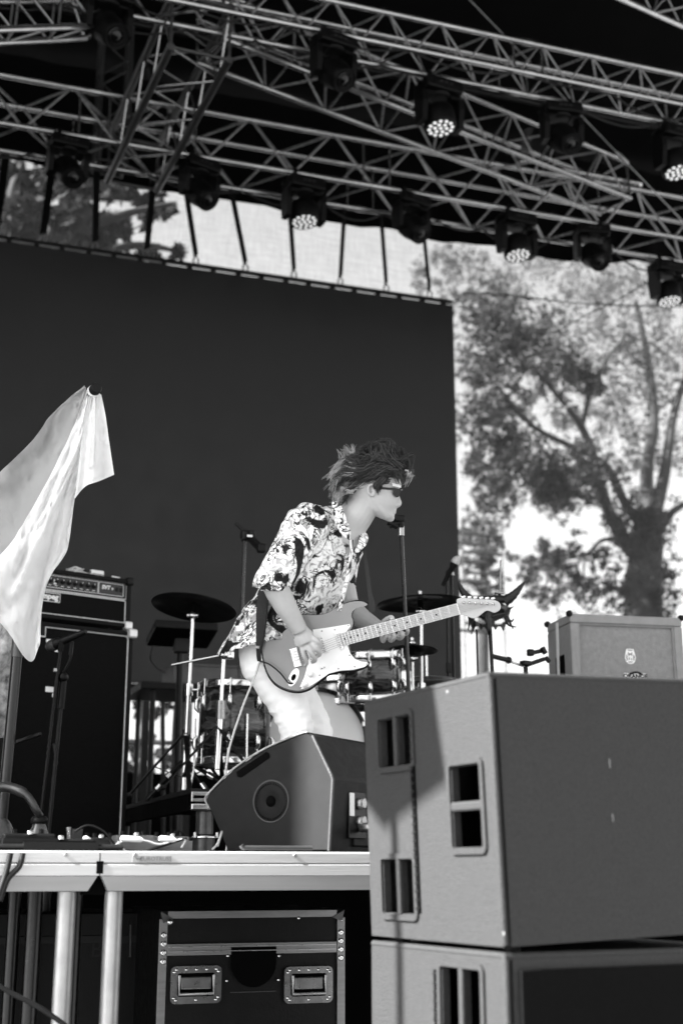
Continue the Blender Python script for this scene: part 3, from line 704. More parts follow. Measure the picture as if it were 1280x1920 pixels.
# scaffold tower and a narrow tree behind the mesh, left of the big tree
YS = 21.0; tw = thing('scaffold_tower', atz(907, 0, YS), 'scaffold tower showing faintly through the mesh beside the screen', 'tower')
xa, xb = at(868, 1060, YS).x, at(942, 1060, YS).x; zt = at(900, 978, YS).z
for x in (xa, xb):
    for y in (YS, YS + .7): MB().tube([(x, y, 0), (x, y, zt)], .014, 8).build('standard', 'case_grey', tw)
for py in (1003, 1037, 1075, 1120, 1170):
    z = at(900, py, YS).z
    for y in (YS, YS + .7): MB().tube([(xa, y, z), (xb, y, z)], .03, 8).build('ledger', 'case_grey', tw)
YN = 22.5; nb = atz(905, 0, YN); nt_ = thing('tree', nb, 'narrow upright tree behind the scaffold tower beside the screen', 'tree')
MB().tube([nb, at(906, 1150, YN), at(905, 990, YN)], [.16, .11, .03], 8).build('trunk', 'bark', nt_)
PN = FPX / (at(905, 1050, YN) - CAM).dot(VF)
leaves([(at(a + random.uniform(-4, 4), b, YN), r / PN, n) for a, b, r, n in [(890, 985, 26, 220), (920, 990, 26, 220), (885, 1020, 26, 300), (925, 1020, 24, 300), (905, 1005, 26, 260), (885, 1055, 26, 300), (925, 1060, 24, 300), (905, 1040, 28, 300), (890, 1095, 26, 300), (922, 1100, 24, 280), (905, 1130, 26, 260), (905, 1170, 18, 160), (905, 1210, 14, 120)]], .045, 'leaf', nt_, 'crown', 1.0)
# ================================================================ SUBWOOFERS IN THE PIT
def hole_panel(M, W, H, holes, depth, mat_face, mat_hole, root, name, T=.02):
    """panel in local x (0..W), z (0..H), facing -y, with rounded rectangular openings cut by a grid of strips"""
    xs = sorted({0, W} | {h[0] for h in holes} | {h[2] for h in holes}); zs = sorted({0, H} | {h[1] for h in holes} | {h[3] for h in holes})
    b = MB(M)
    for i in range(len(xs) - 1):
        for j in range(len(zs) - 1):
            cx, cz = (xs[i] + xs[i+1]) / 2, (zs[j] + zs[j+1]) / 2
            if any(h[0] < cx < h[2] and h[1] < cz < h[3] for h in holes): continue
            b.add([(xs[i], 0, zs[j]), (xs[i+1], 0, zs[j]), (xs[i+1], 0, zs[j+1]), (xs[i], 0, zs[j+1])], [(0, 1, 2, 3)])
    for h in holes:
        x0, z0, x1, z1 = h
        q = [(x0, z0), (x1, z0), (x1, z1), (x0, z1)]
        b.add([(x, 0, z) for x, z in q] + [(x, depth, z) for x, z in q], [(i, (i+1) % 4, 4 + (i+1) % 4, 4 + i) for i in range(4)])
    o = b.build(name, mat_face, root)
    return o
def roundrect(x0, z0, x1, z1, r, n=5):
    out = []
    for cx, cz, a0 in ((x1 - r, z1 - r, 0), (x0 + r, z1 - r, 90), (x0 + r, z0 + r, 180), (x1 - r, z0 + r, 270)):
        for k in range(n + 1):
            a = R(a0 + 90 * k / n); out.append((cx + r * math.cos(a), cz + r * math.sin(a)))
    return out
def ring_poly(M, outer, inner, y0, y1):
    b = MB(M); n = len(outer)
    vs = [(x, y0, z) for x, z in outer] + [(x, y0, z) for x, z in inner] + [(x, y1, z) for x, z in outer] + [(x, y1, z) for x, z in inner]
    fs = []
    for i in range(n):
        j = (i + 1) % n
        fs += [(i, j, n + j, n + i), (i, 2*n + i, 2*n + j, j), (n + i, n + j, 3*n + j, 3*n + i)]
    b.add(vs, fs); return b

DS = 2.95
def sub_frame(tilt, o):       # local x runs along the left face (towards the stage), y into the box, z up
    ang = YAW + R(-26.5); fx = V((math.sin(ang), math.cos(ang), 0)); fy = V((fx.y, -fx.x, 0))
    M = frame(o, fx, fy, V((0, 0, 1)))
    return M @ Matrix.Rotation(tilt, 4, 'X')
near = atd(945, 1777, DS)
zb = near.z
Mu = sub_frame(R(1.9), near)
def on_left(px, py, M):       # pixel -> local coordinates on the left face plane
    o = M.translation; n = M.to_3x3() @ V((0, 1, 0)); r = ray(px, py); p = CAM + r * ((o - CAM).dot(n) / r.dot(n)); q = M.inverted() @ p; return q.x, q.z
Lx = on_left(697, 1757, Mu)[0]; Hu = on_left(928, 1258, Mu)[1]; Wd = .72
def subwoofer(M, L, H, W, label, openings, slots, grille):
    t = thing('subwoofer', M.translation.copy(), label, 'subwoofer', 'subwoofers stacked in front of the stage')
    t.location.z = M.translation.z
    T = .022; e = .012
    # cabinet shell: left side plus the other five faces with bevelled edges
    body = MB(M); body.box((L / 2, W / 2 + e / 2, H / 2), (L, W - e, H), .010, None, 3)
    cut = openings
    # the left face is a separate slab so that the hand holes are real openings
    holes = []
    for (x0, z0, x1, z1, split) in openings:
        if split == 'v': mxx = (x0 + x1) / 2; holes += [(x0, z0, mxx - .008, z1), (mxx + .008, z0, x1, z1)]
        else: mz = (z0 + z1) / 2; holes += [(x0, z0, x1, mz - .010), (x0, mz + .010, x1, z1)]
    # interior: shell without the left wall
    sh = MB(M)
    for c, d in (((L / 2, W - .01, H / 2), (L, .02, H)), ((.01, W / 2, H / 2), (.02, W - .04, H)), ((L - .01, W / 2, H / 2), (.02, W - .04, H)), ((L / 2, W / 2, .01), (L - .04, W - .04, .02)), ((L / 2, W / 2, H - .01), (L - .04, W - .04, .02))):
        sh.box(c, d, .0)
    sh.build('cabinet', 'sub_paint', t)
    # rounded edge strip along the near vertical corner and top
    es = MB(M); es.tube([(.006, .006, .004), (.006, .006, H - .004)], .0085, 10); es.tube([(.0, .007, H - .006), (L, .007, H - .006)], .0085, 10); es.tube([(.006, .0, H - .006), (.006, W, H - .006)], .0085, 10)
    es.build('edge_trim', 'sub_paint', t)
    hole_panel(M, L, H, holes, .020, 'sub_paint', 'sub_hole', t, 'side_panel')
    bk = MB(M); bk.box((L / 2, .16, H / 2), (L - .05, .01, H - .05)); bk.build('handle_recess', 'sub_hole', t)
    for (x0, z0, x1, z1, split) in openings:
        p = .016; f = ring_poly(M, roundrect(x0 - p, z0 - p, x1 + p, z1 + p, .02), roundrect(x0 - p * .15, z0 - p * .15, x1 + p * .15, z1 + p * .15, .008), -.007, .002)
        f.build('handle_frame', 'sub_paint', t)
        d = MB(M)
        if split == 'v': d.box(((x0 + x1) / 2, .004, (z0 + z1) / 2), (.018, .02, z1 - z0 + .01), .005)
        else: d.box(((x0 + x1) / 2, .004, (z0 + z1) / 2), (x1 - x0 + .01, .02, .022), .005)
        d.build('hand_grip', 'sub_paint', t)
    for (x, z0, z1) in slots:
        k = int((z1 - z0) / .02)
        s = MB(M); s.box((x, -.002, (z0 + z1) / 2), (.017, .006, z1 - z0), .001); so = s.build('rigging_track', 'sub_hole', t)
        for i in range(k):
            MB(M).box((x, -.0055, z0 + (i + .5) * (z1 - z0) / k), (.016, .004, .006), .001).build('track_tooth', 'black_metal', so)
    if grille:
        gr = MB(M); gr.box((-.006, W / 2, H / 2 + grille[1]), (.012, W - grille[0] * 2, H - grille[0] * 2), .002); gr.build('grille', 'sub_grille', t)
    return t
def op(a, b, c, d, M, s): # pixel corner pairs -> opening
    x0, z0 = on_left(a, b, M); x1, z1 = on_left(c, d, M); return (min(x0, x1), min(z0, z1), max(x0, x1), max(z0, z1), s)
ops = [op(715, 1440, 770, 1340, Mu, 'v'), op(853, 1590, 900, 1432, Mu, 'h'), op(722, 1712, 776, 1612, Mu, 'v')]
sx_, sz0 = on_left(787, 1712, Mu); _, sz1 = on_left(782, 1338, Mu)
su = subwoofer(Mu, Lx, Hu, Wd, 'upper scuffed grey subwoofer with hand holes, top of the stack at right', ops, [(sx_, sz0, sz1)], None)
for px, py, hh in ((1142, 1432, .022), (1148, 1534, .018)):      # pale scuffs on the near face
    n_ = Mu.to_3x3() @ V((1, 0, 0)); r = ray(px, py); p = CAM + r * ((Mu.translation - CAM).dot(n_) / r.dot(n_)); q = Mu.inverted() @ p
    b = MB(Mu); b.box((-.0012, q.y, q.z), (.0008, .0035, hh), .0003); b.build('scuff_mark', 'scuff', su)
for (px, py) in ((838, 1298), (944, 1752)):
    x, z = on_left(px, py, Mu); b = MB(Mu); b.lathe([(.005, 0), (.004, .001), (.0, .0015)], (x, 0, z), (0, -1, 0), 8); b.build('chip', 'chip', su)
near2 = atd(946, 1786, DS); Ml = sub_frame(0, V((near2.x, near2.y, 0)))
Hl = near2.z - .004
opl = [op(832, 1990, 902, 1822, Ml, 'v')]
x1_, _ = on_left(820, 1900, Ml)
slb = subwoofer(Ml, Lx + .004, Hl, Wd, 'lower grey subwoofer with dark front grille, beneath the scuffed one', opl, [(x1_, Hl - .62, Hl - .05)], (.035, 0))
for dx, dy in ((.06, .06), (Lx - .06, .06), (.06, Wd - .06), (Lx - .06, Wd - .06)):
    p = Mu @ V((dx, dy, 0)); MB().tube([(p.x, p.y, Hl + .0005), p + V((0, 0, .002))], .02, 10).build('foot', 'rubber', su)

# ================================================================ WEDGE MONITOR
ang = YAW + R(28.5); wv = V((math.sin(ang), math.cos(ang), 0)); un = V((math.cos(ang), -math.sin(ang), 0))
wo = atz(617, ZD + .003, Y0 + .07)
def on_plane(px, py, o, n): r = ray(px, py); return CAM + r * ((o - CAM).dot(n) / r.dot(n))
prof = [(617, 1596), (427, 1597), (392, 1516), (385, 1500), (392, 1487), (440, 1440), (500, 1402), (560, 1377), (576, 1373), (586, 1380), (621, 1453), (624, 1462)]
wp = [on_plane(a, b, wo, wv) for a, b in prof]
for p in wp[:2]: p.z = ZD + .003
ww = .52
wd = thing('wedge_monitor', wo, 'dark floor wedge monitor lying on the stage edge before the guitarist', 'speaker')
m = MB(); m.prism(wp, wv * ww, .006); m.build('cabinet', 'wedge_paint', wd)
# pale front edge (baffle rim): light along it put into the colour
rim = [on_plane(a, b, wo, wv) for a, b in spline(prof[2:9], 3)]
MB().tube([p - wv * .001 for p in rim], .0035, 6).build('lit_edge', 'wedge_rim', wd)
# rear corner bead between side and rear panel
MB().tube([wp[9] - wv * .001, wp[10] - wv * .001, wp[11] - wv * .001, wp[0] - wv * .001], .006, 8).build('corner_bead', 'wedge_edge', wd)
c = on_plane(508, 1503, wo, wv); U = V((0, 0, 1)); rr = .068
nf = -wv
MB().lathe([(rr * 1.03, -.001), (rr * 1.03, .002), (rr * .97, .0025), (rr * .95, .001)], c, nf, 36, caps=False).build('port_rim', 'wedge_edge', wd)
pd = MB().lathe([(rr * .95, .001), (rr * .93, .0015), (rr * .30, .0015), (rr * .28, .001)], c, nf, 36, caps=False).build('port_disc', 'wedge_disc', wd)
MB().lathe([(rr * .27, .0015), (rr * .27, .0025), (.0, .0025)], c, nf, 20).build('port_socket', 'sub_hole', pd)
for k in range(36):
    a = 2 * math.pi * k / 36; q = c + (un * math.cos(a) + U * math.sin(a)) * rr * .84
    MB().box(q + nf * .0016, (.0065, .0065, .0018), .001, Matrix((un, wv, U)).transposed().to_4x4() @ Matrix.Rotation(a, 4, 'Y')).build('port_notch', 'sub_hole', pd)
hp = [on_plane(a, b, wo, wv) for a, b in [(443, 1448), (500, 1410), (505, 1413), (506, 1421), (452, 1459), (446, 1457)]]
MB().prism([p + nf * .0005 for p in hp], nf * .0015).build('hand_slot', 'sub_hole', wd)
# rear panel recess with connectors (normal = un)
rp = on_plane(621, 1500, wo, wv)
def rear(s, z): return wo + wv * s + un * .004 + V((0, 0, z))     # s along extrusion, z above deck
Mr = Matrix((un, wv, U)).transposed().to_4x4()
hz = wp[10].z - ZD
rpan = MB().box(rear(.33, hz * .52), (.012, .36, hz * .9), .004, Mr).build('rear_panel', 'wedge_paint', wd)
MB().box(rear(.40, hz * .55) + un * .008, (.010, .20, hz * .98), .003, Mr).build('amp_door', 'black_metal', rpan)
MB().box(rear(.17, hz * .48) + un * .007, (.006, .12, hz * .62), .003, Mr).build('connector_plate', 'black_metal', rpan)
MB().box(rear(.125, hz * .62) + un * .012, (.006, .028, .075), .002, Mr).build('rating_label', 'tape', rpan)
MB().lathe([(.019, 0), (.019, .02), (.014, .021)], rear(.18, hz * .64) + un * .01, un, 16).build('socket', 'steel', rpan)
MB().lathe([(.019, 0), (.019, .02), (.014, .021)], rear(.18, hz * .40) + un * .01, un, 16).build('socket', 'steel', rpan)
plug = thing('speaker_plug', rear(.18, hz * .36) + un * .04, 'pale cable plug pushed into the rear of the wedge monitor', 'plug')
MB().lathe([(.013, 0), (.016, .005), (.016, .045), (.012, .05), (.014, .055), (.014, .08), (.008, .095)], rear(.18, hz * .32) + un * .012, un, 14).build('shell', 'steel', plug)
k0 = rear(.18, hz * .32) + un * .105
cb = MB(); cb.tube([V(p) for p in spline([k0, k0 + un * .05 + V((0, 0, -.02)), k0 + un * .07 + wv * .06 + V((0, 0, -.08)), k0 + un * .02 + wv * .02 + V((0, 0, -hz * .30)), V((k0.x - .05, k0.y - .08, ZD + .012))], 6)], .007, 8)
cb.build('cord', 'cable', plug)

# ================================================================ BASS STACK
bang = YAW + R(53); bx = V((math.sin(bang), math.cos(bang), 0)); bn = V((bx.y, -bx.x, 0))     # bx: to the right along the face, bn: out of the face
DB = 7.05
br = atd(237, 1600, DB); br.z = ZD
Mb = frame(br, bx, -bn, V((0, 0, 1)))          # local x: negative to the left, y back, z up
def loc_on(px, py, M, yoff=0.0):
    n = M.to_3x3() @ V((0, 1, 0)); o = M.translation + n * yoff; r = ray(px, py); return M.inverted() @ (CAM + r * ((o - CAM).dot(n) / r.dot(n)))
Wc, Hc, Dc = .70, 1.22, .40
cab = thing('bass_cabinet', br, 'tall black bass cabinet with white piping standing at left', 'speaker cabinet')
m = MB(Mb)
for c, d in (((-Wc/2, Dc/2 + .02, .012), (Wc, Dc, .024)), ((-Wc/2, Dc/2 + .02, Hc - .012), (Wc, Dc, .024)), ((-.012, Dc/2 + .02, Hc/2), (.024, Dc, Hc - .05)), ((-Wc + .012, Dc/2 + .02, Hc/2), (.024, Dc, Hc - .05)), ((-Wc/2, Dc + .01, Hc/2), (Wc - .05, .02, Hc - .05))):
    m.box(c, d, .006)
m.build('box', 'tolex', cab)
gz = MB(Mb).box((-Wc/2, .040, Hc/2), (Wc - .04, .012, Hc - .04), .003).build('grille', 'grille_cloth', cab)
i_ = .026
def piping(M, x0, x1, z0, z1, y, r, name, parent, rad=.02):
    pts = [(x, y, z) for x, z in roundrect(x0, z0, x1, z1, rad, 3)]; pts.append(pts[0])
    return MB(M).tube([V(p) for p in pts], r, 6, cap=False).build(name, 'piping', parent)
piping(Mb, -Wc + i_, -i_, i_, Hc - i_, .032, .0042, 'piping', cab)
for cx, cz in ((-.012, Hc - .012), (-Wc + .012, Hc - .012), (-.012, .012), (-Wc + .012, .012)):
    MB(Mb).box((cx, .018, cz), (.05, .05, .05), .010).build('corner_cap', 'corner' if cz > 1 else 'black_plastic', cab)
for k in range(8):   # faint cones behind the cloth
    MB(Mb).lathe([(.12, 0), (.125, .0008), (.13, 0)], (-Wc/2 + (-.165 if k % 2 else .165), .0335, .17 + .29 * (k // 2)), (0, -1, 0), 24, caps=False).build('cone_ring', 'grille_cloth', cab)
q = loc_on(83, 1182, Mb, .03); bd = MB(Mb).box((q.x - .02, .030, q.z), (.06, .006, .075), .003).build('badge', 'piping', cab); MB(Mb).box((q.x - .02, .026, q.z), (.046, .004, .06), .002).build('badge_face', 'black_plastic', bd)
for (px, py, w_, h_) in ((95, 1202, .050, .018), (106, 1219, .018, .02), (93, 1293, .045, .028), (100, 1304, .012, .02)):
    q = loc_on(px, py, Mb, .03); MB(Mb).box((q.x, .031, q.z), (w_, .003, h_), .0008).build('tape_label', 'tape', cab)
q = loc_on(103, 1415, Mb, .03); MB(Mb).bar((q.x - .012, .030, q.z + .055), (q.x + .015, .030, q.z - .05), .012, .003, up=V((0, 1, 0))).build('tape_strip', 'panel_grey', cab)
# amplifier head
zt_ = Hc + .018; hw, hh, hd_ = .66, .272, .33
Mh = Mb @ Matrix.Translation((-.028, .01, zt_))
hdm = thing('bass_amplifier', Mh.translation.copy(), 'black bass amplifier head with knobs and white piping on the cabinet', 'amplifier')
m = MB(Mh)
for c, d in (((-hw/2, hd_/2, .012), (hw, hd_, .024)), ((-hw/2, hd_/2, hh - .012), (hw, hd_, .024)), ((-.012, hd_/2, hh/2), (.024, hd_, hh - .05)), ((-hw + .012, hd_/2, hh/2), (.024, hd_, hh - .05)), ((-hw/2, hd_ - .02, hh/2), (hw - .05, .02, hh - .05))): m.box(c, d, .006)
m.build('box', 'tolex', hdm)
MB(Mh).box((-hw/2, .026, .085), (hw - .05, .012, .125), .003).build('grille', 'grille_cloth', hdm)
cp = MB(Mh).box((-hw/2, .022, .205), (hw - .05, .014, .082), .003).build('control_panel', 'panel_grey', hdm)
for z0, z1 in ((.028, .150), (.158, .250)): piping(Mh, -hw + .026, -.026, z0, z1, .018, .0032, 'piping', hdm, .008)
piping(Mh, -hw + .05, -.20, .172, .238, .0145, .0018, 'panel_frame', cp, .004); piping(Mh, -.195, -.045, .172, .238, .0145, .0018, 'panel_frame', cp, .004)
for k in range(8):
    x = -.225 - k * .037; kn = MB(Mh).lathe([(.0125, 0), (.0115, .014), (.0, .0145)], (x, .015, .208), (0, -1, 0), 16).build('knob', 'black_plastic', cp)
    MB(Mh).box((x, .0001, .216), (.0025, .002, .008)).build('pointer', 'white_print', kn)
    MB(Mh).box((x, .0142, .184), (.016, .001, .003)).build('knob_legend', 'white_print', cp)
for x in (-.445, -.446): pass
MB(Mh).box((-.455, .013, .210), (.016, .010, .012), .002).build('rocker_switch', 'white_plastic', cp); MB(Mh).box((-.455, .013, .194), (.016, .010, .010), .002).build('rocker_switch', 'white_plastic', cp)
for x in (-.085, -.058): MB(Mh).box((x, .012, .208), (.014, .008, .024), .002).build('power_switch', 'black_plastic', cp); 
MB(Mh).prism([(-.118, .0142, .213), (-.106, .0142, .213), (-.112, .0142, .199)], (0, -.001, 0)).build('pilot_jewel', 'white_print', cp)
text_mesh('model_lettering', 'SVT', .030, Mh @ frame(V((-.152, .0142, .211)), V((1, 0, 0)), V((0, 0, 1)), V((0, -1, 0))), 'white_print', cp, .0006, .15, bold=.0012)
q = loc_on(92, 1111, Mh, .02)
bd = MB(Mh).box((q.x - .01, .0175, .118), (.150, .004, .050), .002).build('maker_badge', 'white_print', hdm); bf = MB(Mh).box((q.x - .01, .0150, .118), (.142, .002, .042), .001).build('badge_face', 'black_plastic', bd)
text_mesh('maker_lettering', 'Ampeg', .043, Mh @ frame(V((q.x - .01, .0138, .121)), V((1, 0, 0)), V((0, 0, 1)), V((0, -1, 0))), 'white_print', bd, .0006, .1, bold=.0018)
for cx, cz in ((-.012, .012), (-hw + .012, .012), (-.012, hh - .012), (-hw + .012, hh - .012)):
    MB(Mh).box((cx, .008, cz), (.044, .044, .044), .009).build('corner_cap', 'corner' if cz < .1 else 'black_plastic', hdm)
for x in (-.1, -hw + .1):
    for y in (.06, .27): MB(Mh).tube([V((x, y, -.016)), V((x, y, .002))], .016, 10).build('foot', 'rubber', hdm)
# things on top of the amplifier
q = loc_on(180, 1050, Mh, .12); zt = hh + .001
ps = thing('power_supply', Mh @ V((q.x, .12, zt)), 'small white box lying on top of the bass amplifier', 'box')
MB(Mh).box((q.x, .12, zt + .024), (.078, .06, .046), .004).build('shell', 'white_plastic', ps); MB(Mh).box((q.x, .0895, zt + .024), (.070, .002, .004)).build('seam', 'panel_grey', ps)
q = loc_on(148, 1050, Mh, .14); bc = thing('cable_coil', Mh @ V((q.x, .14, zt)), 'pale coiled cable with clip lying on the amplifier beside the white box', 'cable')
m = MB(Mh); pts = []
for k in range(50):
    a = k * .55; pts.append(V((q.x - .02 + .045 * math.cos(a), .14 + .05 * math.sin(a), zt + .010 + .03 * (k / 50) + .012 * math.sin(a * 1.7) ** 2)))
m.tube(pts, .006, 6); m.build('coil', 'cable_pale', bc)
MB(Mh).box((q.x + .03, .10, zt + .035), (.05, .03, .006), .002, rotm(.4)).build('clip', 'black_plastic', bc); MB(Mh).box((q.x + .01, .12, zt + .016), (.06, .04, .03), .004, rotm(.3)).build('plug_block', 'white_plastic', bc)
q = loc_on(212, 1072, Mh, .08); m = MB(Mh); m.box((q.x - .09, .14, zt + .004), (.30, .2, .007), .002, rotm(.05)); tag(m.build('folded_cloth', 'black_cloth'), 'flat black cloth lying on top of the bass amplifier', 'cloth')
m = MB(Mh); m.tube([V((q.x - .02, .05, zt + .012)), V((q.x + .03, .06, zt + .012))], .0055, 6); tag(m.build('marker_pen', 'white_plastic'), 'small pale pen on the right of the amplifier top', 'pen')

# ================================================================ GUITAR CABINET AT RIGHT
oang = YAW + R(78); ox = V((math.sin(oang), math.cos(oang), 0)); on_ = V((ox.y, -ox.x, 0))
DO = 7.3; ol = atd(1068, 1150, DO); Wo, Ho, Do_ = .66, .60, .36
Mo = frame(V((ol.x, ol.y, ol.z - Ho)), ox, -on_, V((0, 0, 1)))
oc = thing('guitar_cabinet', Mo.translation.copy(), 'pale grey guitar cabinet with crest sticker standing at right', 'speaker cabinet')
m = MB(Mo); F = .05
for c, d in (((Wo/2, Do_/2, F/2), (Wo, Do_, F)), ((Wo/2, Do_/2, Ho - F/2), (Wo, Do_, F)), ((F/2, Do_/2, Ho/2), (F, Do_, Ho - 2*F - .002)), ((Wo - F/2, Do_/2, Ho/2), (F, Do_, Ho - 2*F - .002)), ((Wo/2, Do_ - .01, Ho/2), (Wo - 2*F, .02, Ho - 2*F))): m.box(c, d, .008)
m.build('box', 'cab_vinyl', oc)
MB(Mo).box((Wo/2, .03, Ho/2), (Wo - 2*F, .012, Ho - 2*F), .002).build('grille', 'cab_grille', oc)
ring_poly(Mo, roundrect(F - .004, F - .004, Wo - F + .004, Ho - F + .004, .008), roundrect(F + .008, F + .008, Wo - F - .008, Ho - F - .008, .004), .012, .026).build('grille_rim', 'cab_vinyl', oc)
for x in (.0, Wo):
    for z in (0, Ho):
        for y in (.01, Do_ - .01): MB(Mo).sphere((x, y, z), .024, 10, (.8, 1, .8)).build('corner_cap', 'rubber', oc)
rb = MB(Mo).box((-.002, .17, Ho - .30), (.006, .13, .18), .003).build('side_handle', 'recess', oc)
MB(Mo).box((-.006, .19, Ho - .20), (.004, .035, .36), .001, Matrix.Rotation(.04, 4, 'X')).build('carry_strap', 'piping', oc)
# crest sticker: shield outline with a simple emblem
q = loc_on(1181, 1230, Mo, .024); sx, sz = q.x, q.z
def sh(poly, y): return [(sx + a, y, sz + b) for a, b in poly]
st = MB(Mo).prism(sh([(-.020, .038), (.020, .038), (.026, .020), (.032, -.012), (.024, -.034), (.010, -.044), (-.010, -.044), (-.024, -.034), (-.032, -.012), (-.026, .020)], .0238), (0, -.001, 0)).build('crest_sticker', 'white_plastic', oc)
for poly in ([(-.015, .034), (.015, .034), (.012, .028), (-.012, .028)], [(-.014, .022), (0, .012), (.014, .022), (.011, -.004), (0, .006), (-.011, -.004)], [(-.026, -.004), (-.018, .012), (-.015, -.026), (-.022, -.026)], [(.026, -.004), (.018, .012), (.015, -.026), (.022, -.026)], [(-.010, -.010), (-.004, -.004), (-.003, -.024), (-.009, -.024)], [(.004, -.008), (.010, -.014), (.010, -.024), (.004, -.026)], [(-.016, -.031), (.016, -.031), (.008, -.038), (-.008, -.038)]):
    MB(Mo).prism(sh(poly, .0226), (0, -.0006, 0)).build('crest_mark', 'print_grey', st)
q = loc_on(1187, 1269, Mo, .024)
lp = MB(Mo).box((q.x + .01, .0225, q.z), (.128, .003, .036), .001).build('maker_plate', 'white_plastic', oc)
text_mesh('maker_lettering', 'ORANGE', .034, Mo @ frame(V((q.x + .01, .0206, q.z)), V((1, 0, 0)), V((0, 0, 1)), V((0, -1, 0))), 'black_plastic', lp, .0005, bold=.0016)
MB(Mo).tube([V((q.x - .03 + .012 * k, .005 - .012 * math.sin(k * math.pi / 6), q.z + .010 + .010 * math.sin(k * math.pi / 6))) for k in range(7)], .006, 6).build('carry_handle', 'rubber', oc)
# road case carrying that cabinet
zc = Mo.translation.z; cs_ = thing('road_case', (ol.x, ol.y, ZD), 'black road case under the pale guitar cabinet', 'case')
MB(Mo).box((Wo/2, Do_/2 + .02, -(zc - ZD) / 2), (Wo + .06, Do_ + .1, zc - ZD - .004), .012).build('box', 'case_panel', cs_)
for z in (-.012, -(zc - ZD) + .02): MB(Mo).box((Wo/2, -.035, z), (Wo + .07, .012, .022), .002).build('edge_rail', 'aluminium', cs_)

# speaker-shaped blocker added left of the frame to throw shade on the subwoofers
def shadow_src(px, py, dist):
    x, z = on_left(px, py, Mu); return Mu @ V((x, 0, z)) + SUNV * dist
sc_ = shadow_src(730, 1335, 3.3)
ls = thing('shadow_caster', V((sc_.x, sc_.y, 0)), 'unseen speaker-shaped blocker added left of the frame to shade the subwoofers', 'speaker')
Ms = Matrix.Translation(sc_) @ Matrix.Rotation(R(28), 4, 'Z') @ Matrix.Rotation(R(24), 4, 'Y')
MB(Ms).prism([(-.16, -.20, -.17), (.16, -.20, -.17), (.10, -.20, .40), (-.10, -.20, .40)], (0, .36, 0)).build('cabinet', 'black_plastic', ls)
MB(Ms).box((0, -.205, .1), (.22, .012, .46), .004).build('grille', 'sub_grille', ls)
MB().tube([V((sc_.x, sc_.y, sc_.z - .1)), V((sc_.x, sc_.y, 1.0))], .018, 10).build('pole', 'black_metal', ls)
MB().tube([V((sc_.x, sc_.y, 1.0)), V((sc_.x, sc_.y, .1))], .024, 10).build('lower_pole', 'black_metal', ls)
for k in range(3):
    a = 2.1 * k; MB().tube([V((sc_.x, sc_.y, .9)), V((sc_.x + .55 * math.cos(a), sc_.y + .55 * math.sin(a), .02))], .014, 8).build('leg', 'black_metal', ls)
# ================================================================ DRUM RISER AND DRUM KIT
YR = 5.95; zr = ZD + .30
rc_ = atz(359, zr, YR)
rs = thing('drum_riser', rc_, 'low drum riser with chrome front corner carrying the drum kit', 'riser')
RX = rc_.x
MB().box((RX + 1.3, YR + 1.2, zr - .012), (2.6, 2.36, .022), .002).build('deck', 'deck_ply', rs)
MB().box((RX + 1.33, YR + .02, zr - .062), (2.54, .035, .075), .003).build('front_rail', 'black_cloth', rs)
MB().box((RX + .018, YR + 1.22, zr - .062), (.035, 2.30, .075), .003).build('side_rail', 'black_cloth', rs)
MB().box((RX + .045, YR - .012, zr - .04), (.10, .03, .045), .003).build('corner_block', 'chrome', rs)
MB().box((RX + .050, YR - .012, zr - .084), (.11, .03, .030), .006).build('corner_clamp', 'chrome', rs)
for x, y in ((RX + .075, YR + .05), (RX + 2.5, YR + .05), (RX + .075, YR + 2.2), (RX + 2.5, YR + 2.2)):
    l = MB().tube([(x, y, ZD + .10), (x, y, zr - .10)], .040, 16).build('leg', 'riser_steel', rs)
    MB().lathe([(.06, 0), (.06, .008), (.045, .010)], (x, y, ZD + .085), (0, 0, 1), 16).build('leg_flange', 'chrome', l)
    MB().tube([(x, y, ZD), (x, y, ZD + .085)], .048, 14).build('leg_base', 'riser_steel', l)
    for k in (-1, 1): MB().tube([(x + k * .05, y - .03, ZD + .085), (x + k * .05, y - .03, ZD + .108)], .007, 6).build('bolt', 'chrome', l)
MB().box((RX + .03, YR - .034, zr - .04), (.05, .004, .012)).build('label_slot', 'recess', rs)

def drum(name, o, ax, r, L, label, lugs, head, wrap='drum_wrap', hoop='chrome', top=True, cat='drum'):
    o, ax = V(o), V(ax).normalized(); t = thing(name, o, label, cat, 'drums of the kit')
    MB().lathe([(r * .97, 0), (r, .001), (r, L - .001), (r * .97, L)], o, ax, 40).build('shell', wrap, t)
    for h, s in ((0, -1), (L, 1)):
        MB().lathe([(r * 1.0, -.004), (r * 1.035, -.012), (r * 1.045, 0), (r * 1.045, .022), (r * 1.035, .03), (r * 1.0, .03)], o + ax * (h - .013), ax, 40, caps=False).build('hoop', hoop, t)
        MB().lathe([(r * .995, 0), (r * .6, .001 * s), (.0, .0012 * s)], o + ax * (h + .004 * s), ax, 40).build('drum_skin', head if s > 0 else 'drum_head', t)
    x = ax.orthogonal().normalized(); y = ax.cross(x)
    for k in range(lugs):
        a = 2 * math.pi * (k + .5) / lugs; d = x * math.cos(a) + y * math.sin(a)
        for h in (L * .24, L * .76):
            sz = min(.04, L * .14)
            q = o + d * (r + .004) + ax * h; b = MB(); b.tube([q - ax * sz, q - ax * sz * .5 + d * .013, q + ax * sz * .5 + d * .013, q + ax * sz], [.006, .013, .013, .006], 8); b.build('lug', 'chrome', t)
        for h0, h1 in ((-.02, L * .24), (L * .76, L + .02)): MB().tube([o + d * (r * 1.0 + .014) + ax * h0, o + d * (r + .014) + ax * h1], .0036, 6).build('tension_rod', 'chrome', t)
    return t
